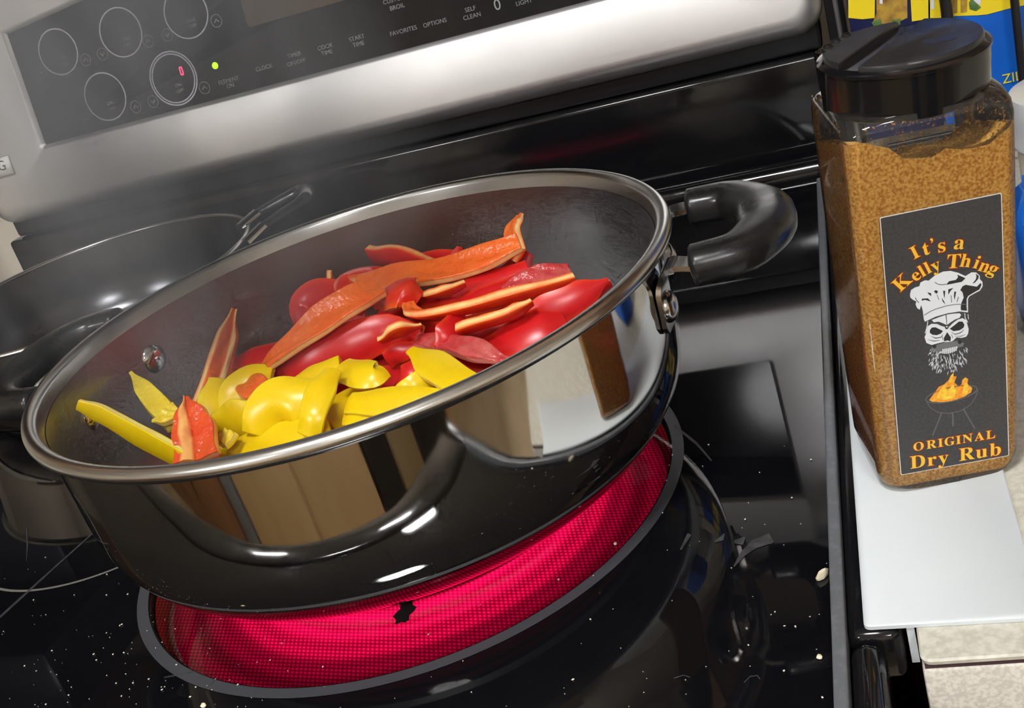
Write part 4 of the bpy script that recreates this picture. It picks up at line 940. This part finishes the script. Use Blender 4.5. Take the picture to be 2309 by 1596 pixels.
def word(chars, p0, p1, size):
    n = len(chars); wts = {'I': .55, 'i': .5, ' ': .6, 'r': .75, 'u': 1.0, 'b': 1.0, 'D': 1.25, 'R': 1.2, 'O': 1.2, 'G': 1.15, 'N': 1.15, 'A': 1.1, 'L': 1.0, 'y': .95}
    tot = sum(wts.get(c, 1) for c in chars); x = 0; ang = math.degrees(math.atan2(-(p1[1] - p0[1]), p1[0] - p0[0]))
    for c in chars:
        wv = wts.get(c, 1); t = (x + wv / 2) / tot; x += wv
        if c != ' ': letter(c, p0[0] + (p1[0] - p0[0]) * t, p0[1] + (p1[1] - p0[1]) * t, ang, size)
word('ORIGINAL', (1850 + 822 / 3.989, 780 + 905 / 3.989), (1850 + 1572 / 3.989, 780 + 782 / 3.989), .0056)
word('Dry Rub', (1850 + 795 / 3.989, 780 + 1045 / 3.989), (1850 + 1632 / 3.989, 780 + 912 / 3.989), .0086)

# ================================================================== RACK AND BOXES BEHIND THE BOTTLE
rack = thing('wire_rack', 'black wire rack on the counter behind the spice bottle', 'rack', (0.30, 0.34, CZ))
RI = Matrix.Translation(-Vector(rack.location))
def rpart(o): o.parent = rack; o.matrix_parent_inverse = RI; return o
def rod(p, q, r, nm, m=black_metal):
    V, F = tube([Vector(p), Vector(p).lerp(Vector(q), .5), Vector(q)], r, 10, up=(0, 1, 0.01)); rpart(link(nm, V, F, m))
YR = 0.30
for u, v, r in ((2298, 100, .0026), (2134, 20, .0036)):
    p = at_y(u, v, YR); rod((p.x, YR, CZ), (p.x, YR, 0.36), r, 'upright')
p = at_y(1893, 60, YR + .05); rod((p.x, YR + .05, CZ), (p.x, YR + .05, .36), .0018, 'upright', mat('grey_wire', (.22, .22, .22), .35, .6))
for y in (YR, YR + .035, YR + .07, YR + .105): rod((0.252, y, 0.036), (0.42, y, 0.036), .0018, 'shelf_wire')
for z in (0.20, 0.33): rod((0.252, YR, z), (0.42, YR, z), .002, 'rail')
YB = 0.312
def printed(parent, quads, m, d, nm):
    V, F = merge([([Vector((p.x, YB - d, p.z)) for p in [at_y(u, v, YB) for u, v in q]], [tuple(range(len(q)))]) for q in quads])
    o = link(nm, V, F, m, smooth=False); o.parent = parent; o.matrix_parent_inverse = Matrix.Translation(-Vector(parent.location)); return o
def carton(x0, x1, z0, z1, m, label):
    t = thing('food_carton', label, 'box', ((x0 + x1) / 2, YB + .03, z0), 'food cartons on the rack')
    b = box('carton_body', x0, x1, YB, YB + .06, z0, z1, m, t, .0008); b.matrix_parent_inverse = Matrix.Translation(-Vector(t.location))
    return t
xa = at_y(1911, 20, YB).x; xb = at_y(2094, 20, YB).x; xc = at_y(2345, 60, YB).x
zl = 0.0382
c1 = carton(xa, xb, zl, 0.30, navy_print, 'navy and yellow food carton with brown snack picture, left on the rack')
c2_ = carton(xb + .001, xc, zl, 0.30, blue_print, 'bright blue and yellow food carton behind the bottle cap')
printed(c1, [[(1912, -90), (1974, -105), (1972, 40), (1945, 43), (1913, 40)], [(2046, -120), (2093, -130), (2093, 42), (2056, 48)]], yellow_print, .0006, 'carton_yellow_print')
printed(c1, [[(1976, -100), (2044, -118), (2046, 40), (2030, 47), (2000, 54), (1985, 60), (1968, 50), (1976, 30)]], brown_print, .0005, 'carton_picture_print')
printed(c1, [[(1985, -60), (1990, -62), (1990, 8), (1983, 8)]], white_print, .0009, 'carton_white_print')
printed(c1, [[(1965, 50), (1985, 40), (1990, 58), (1972, 62)], [(2010, 45), (2030, 42), (2030, 55), (2014, 58)]], green_print, .0008, 'carton_green_print')
printed(c2_, [[(2096, -130), (2122, -135), (2124, 42), (2097, 44)], [(2146, -140), (2340, -190), (2340, 6), (2285, 16), (2226, 32), (2205, 34), (2144, 36)]], yellow_print, .0006, 'carton_yellow_print')
printed(c2_, [[(2100, -130), (2108, -131), (2106, 20), (2099, 20)], [(2186, -60), (2215, -65), (2210, 12), (2200, 5), (2190, -5)]], white_print, .0009, 'carton_white_print')
printed(c2_, [[(2147, -60), (2160, -62), (2158, 28), (2147, 30)], [(2164, -60), (2182, -62), (2180, 26), (2166, 28)]], brown_print, .0009, 'carton_picture_print')
printed(c2_, [[(2184, 5), (2190, -4), (2212, 16), (2200, 24), (2186, 20)]], green_print, .001, 'carton_green_print')
tp = at_y(2262, 188, YB); tl = text_mesh('carton_lettering', 'ZILAV', .0085, yellow_print, Matrix(((1, 0, 0, tp.x - .0005), (0, 0, -1, YB - .0008), (0, 1, 0, tp.z), (0, 0, 0, 1))), None, 'LEFT')
tl.parent = c2_; tl.matrix_parent_inverse = Matrix.Translation(-Vector(c2_.location))
# silver lidded tin and blue packet at the right edge
q = at_y(2290, 330, .2); 
tin = thing('storage_tin', 'silver-white round tin at the right edge beside the bottle', 'tin', (0.358, 0.20, CZ))
zt = at_y(2290, 214, .2).z - CZ; zb2 = at_y(2290, 335, .2).z - CZ
V, F = lathe([(.038, zb2), (.0425, zb2 + .001), (.0435, zb2 + .004), (.0435, zt - .004), (.0425, zt - .001), (.038, zt)], 64, (0, 0), True, True); o = link('tin_lid', V, F, silver_lid); o.parent = tin
V, F = lathe([(.036, 0), (.040, .001), (.041, zb2 - .001), (.038, zb2)], 64, (0, 0), True, True); o = link('tin_body', V, F, mat('tin_cream', (.55, .5, .4), .5)); o.parent = tin
qa = at_y(2300, 470, .06)
bx_ = thing('blue_packet', 'bright blue packet at the right edge close behind the bottle', 'packet', (qa.x + .045, .085, CZ))
zt2 = at_y(2300, 425, .085).z
V, F = loft([[Vector((x, y, z)) for x, y in rrect(-.047 + e, .047 - e, -.022 + e * 2, .022 - e * 2, .006, 4)] for z, e in ((0, .003), (.004, 0), (zt2 - .012, 0), (zt2 - .002, .006))]); o = link('packet_body', V, F, blue_print, angle=50); o.parent = bx_
V, F = bxvf(-.04, .04, -.001, .001, zt2 - .003, zt2 + .004); o = link('packet_seal', V, F, blue_print, smooth=False); o.parent = bx_

# ================================================================== CRUMBS AND SMEARS ON THE GLASS
def lump(c, sx, sy, sz, rot, rnd):
    V = []; n = 7
    for i, (zz, k) in enumerate(((0, .8), (.5, 1.0), (1, .55))):
        for j in range(n):
            a = 2 * pi * j / n; r = k * rnd.uniform(.8, 1.15)
            x, y = sx * r * cos(a), sy * r * sin(a); V.append(Vector((c[0] + x * cos(rot) - y * sin(rot), c[1] + x * sin(rot) + y * cos(rot), c[2] + zz * sz)))
    F = [tuple(range(n - 1, -1, -1)), tuple(range(2 * n, 3 * n))]
    for i in range(2):
        for j in range(n): a = i * n + j; b = i * n + (j + 1) % n; F.append((a, b, b + n, a + n))
    return V, F
rc = random.Random(21)
for (u, v), s, lb in (((1854, 1300), (.0042, .0016, .0026), 'pale oblong crumb against the grey strip at the right of the cooktop'), ((1848, 1482), (.0014, .0011, .001), 'tiny white crumb near the lower right of the cooktop'),
                      ((460, 1592), (.0016, .0012, .0014), 'small yellow crumb at the bottom edge of the cooktop'), ((1388, 1226), (.0011, .0008, .0008), 'small pale crumb on the glowing burner edge')):
    p = at_z(u, v, 0.0004); V, F = lump((0, 0, 0), *s, 0.9 if s[0] > .003 else rc.uniform(0, 3), rc)
    o = link('crumb', V, F, crumb_mat, angle=50); o.location = (p.x, p.y, .0003); tag(o, lb, 'crumb', 'crumbs on the cooktop')
parts = []
def on_pan(x, y): return math.hypot(x, y) < .112
for i in range(260):
    if i < 120: u, v = rc.uniform(0, 620), 1596 - abs(rc.gauss(0, 170)); 
    else: u, v = rc.uniform(620, 1870), rc.uniform(900, 1596)
    p = at_z(u, v, 0)
    if on_pan(p.x, p.y) or p.x > .2 or v < 1000: continue
    s = rc.choice((.00014, .00018, .0002, .00028, .0004)); parts.append(lump((p.x, p.y, .0003), s * rc.uniform(1, 1.8), s, s, rc.uniform(0, 3), rc))
V, F = merge(parts); tag(link('crumb_dust', V, F, speck_mat, smooth=False), 'fine white crumb dust scattered over the black glass', 'crumbs', kind='stuff')
# dried water smears and scratches: thin dull films
parts = []
def film(pts, wd): parts.append(flat_poly([(at_z(u, v, 0).x, at_z(u, v, 0).y) for u, v in stroke(pts, wd)], .00008, lambda a, b, d: Vector((a, b, d + .0002))))
for pts, wd in (([(1655, 1278), (1675, 1250), (1700, 1228), (1735, 1215), (1742, 1225)], [3, 12, 20, 24, 8]), ([(1655, 1222), (1672, 1222), (1680, 1212)], [6, 16, 4]), ([(1612, 1222), (1628, 1215), (1634, 1204)], [5, 10, 3]),
                ([(1535, 1240), (1555, 1205)], [4, 10]), ([(0, 1392), (110, 1292), (215, 1198)], [5, 4, 2]), ([(60, 1190), (62, 1230), (60, 1265)], [2, 3, 1]), ([(370, 1528), (440, 1515)], [2, 3]), ([(475, 1545), (488, 1530)], [2, 3]),
                ([(1520, 960), (1570, 1000), (1605, 1040)], [5, 6, 3]), ([(1520, 1530), (1542, 1523), (1556, 1528)], [2, 2, 2]), ([(1678, 1540), (1692, 1526), (1708, 1524), (1714, 1532)], [2, 2, 2, 2])):
    film(pts, wd)
V, F = merge(parts); tag(link('dried_smears', V, F, smear_mat, smooth=False), 'dull grey dried smears and hairs on the black cooktop glass', 'smears', kind='stuff')
p = at_z(912, 1380, 0.0004); pts = [(p.x + (.0042 + .0012 * sin(k * 2.1)) * cos(2 * pi * k / 18), p.y + (.0075 + .0012 * sin(k * 1.7)) * sin(2 * pi * k / 18)) for k in range(18)]
V, F = flat_poly(pts, .0001, lambda a, b, d: Vector((a, b, d + .0002))); tag(link('burnt_spot', V, F, char_mat, smooth=False), 'black burnt-on spot on the glowing red burner', 'stain')

# ================================================================== STEAM
def make_steam():
    m = bpy.data.materials.new('steam'); m.use_nodes = True; nt = m.node_tree
    for n in list(nt.nodes): nt.nodes.remove(n)
    N = nt.nodes.new; L = nt.links.new
    out = N('ShaderNodeOutputMaterial'); vs = N('ShaderNodeVolumePrincipled'); vs.inputs['Color'].default_value = (0.95, 0.93, 0.92, 1); vs.inputs['Anisotropy'].default_value = 0.2
    tc = N('ShaderNodeTexCoord'); mp = N('ShaderNodeMapping'); mp.inputs['Scale'].default_value = (1, 1, 0.45); L(tc.outputs['Object'], mp.inputs[0])
    nz = N('ShaderNodeTexNoise'); nz.inputs['Scale'].default_value = 16; nz.inputs['Detail'].default_value = 3; nz.inputs['Distortion'].default_value = 0.8; L(mp.outputs[0], nz.inputs['Vector'])
    mr = N('ShaderNodeMapRange'); mr.inputs['From Min'].default_value = 0.40; mr.inputs['From Max'].default_value = 0.72; L(nz.outputs['Fac'], mr.inputs['Value'])
    # fade towards the outside of the plume
    m2 = N('ShaderNodeMapping'); m2.inputs['Scale'].default_value = (1 / 0.14, 1 / 0.13, 1 / 0.15); L(tc.outputs['Object'], m2.inputs[0])
    le = N('ShaderNodeVectorMath'); le.operation = 'LENGTH'; L(m2.outputs[0], le.inputs[0])
    fd = N('ShaderNodeMapRange'); fd.inputs['From Min'].default_value = 0.35; fd.inputs['From Max'].default_value = 1.0; fd.inputs['To Min'].default_value = 1.0; fd.inputs['To Max'].default_value = 0.0; L(le.outputs['Value'], fd.inputs['Value'])
    mu = N('ShaderNodeMath'); mu.operation = 'MULTIPLY'; L(mr.outputs[0], mu.inputs[0]); L(fd.outputs[0], mu.inputs[1])
    m3 = N('ShaderNodeMath'); m3.operation = 'MULTIPLY'; m3.inputs[1].default_value = STEAM; L(mu.outputs[0], m3.inputs[0]); L(m3.outputs[0], vs.inputs['Density'])
    L(vs.outputs[0], out.inputs['Volume']); return m
STEAM = 20.0
L2 = []
for k in range(1, 12):
    t = pi * k / 12
    L2.append([Vector((.14 * sin(t) * cos(2 * pi * j / 24), .13 * sin(t) * sin(2 * pi * j / 24), -.15 * cos(t))) for j in range(24)])
V, F = loft(L2); st = link('steam', V, F, make_steam()); st.location = (-0.065, 0.0, 0.215)
tag(st, 'thin white steam drifting up from the peppers at the left of the pan', 'steam', kind='stuff')
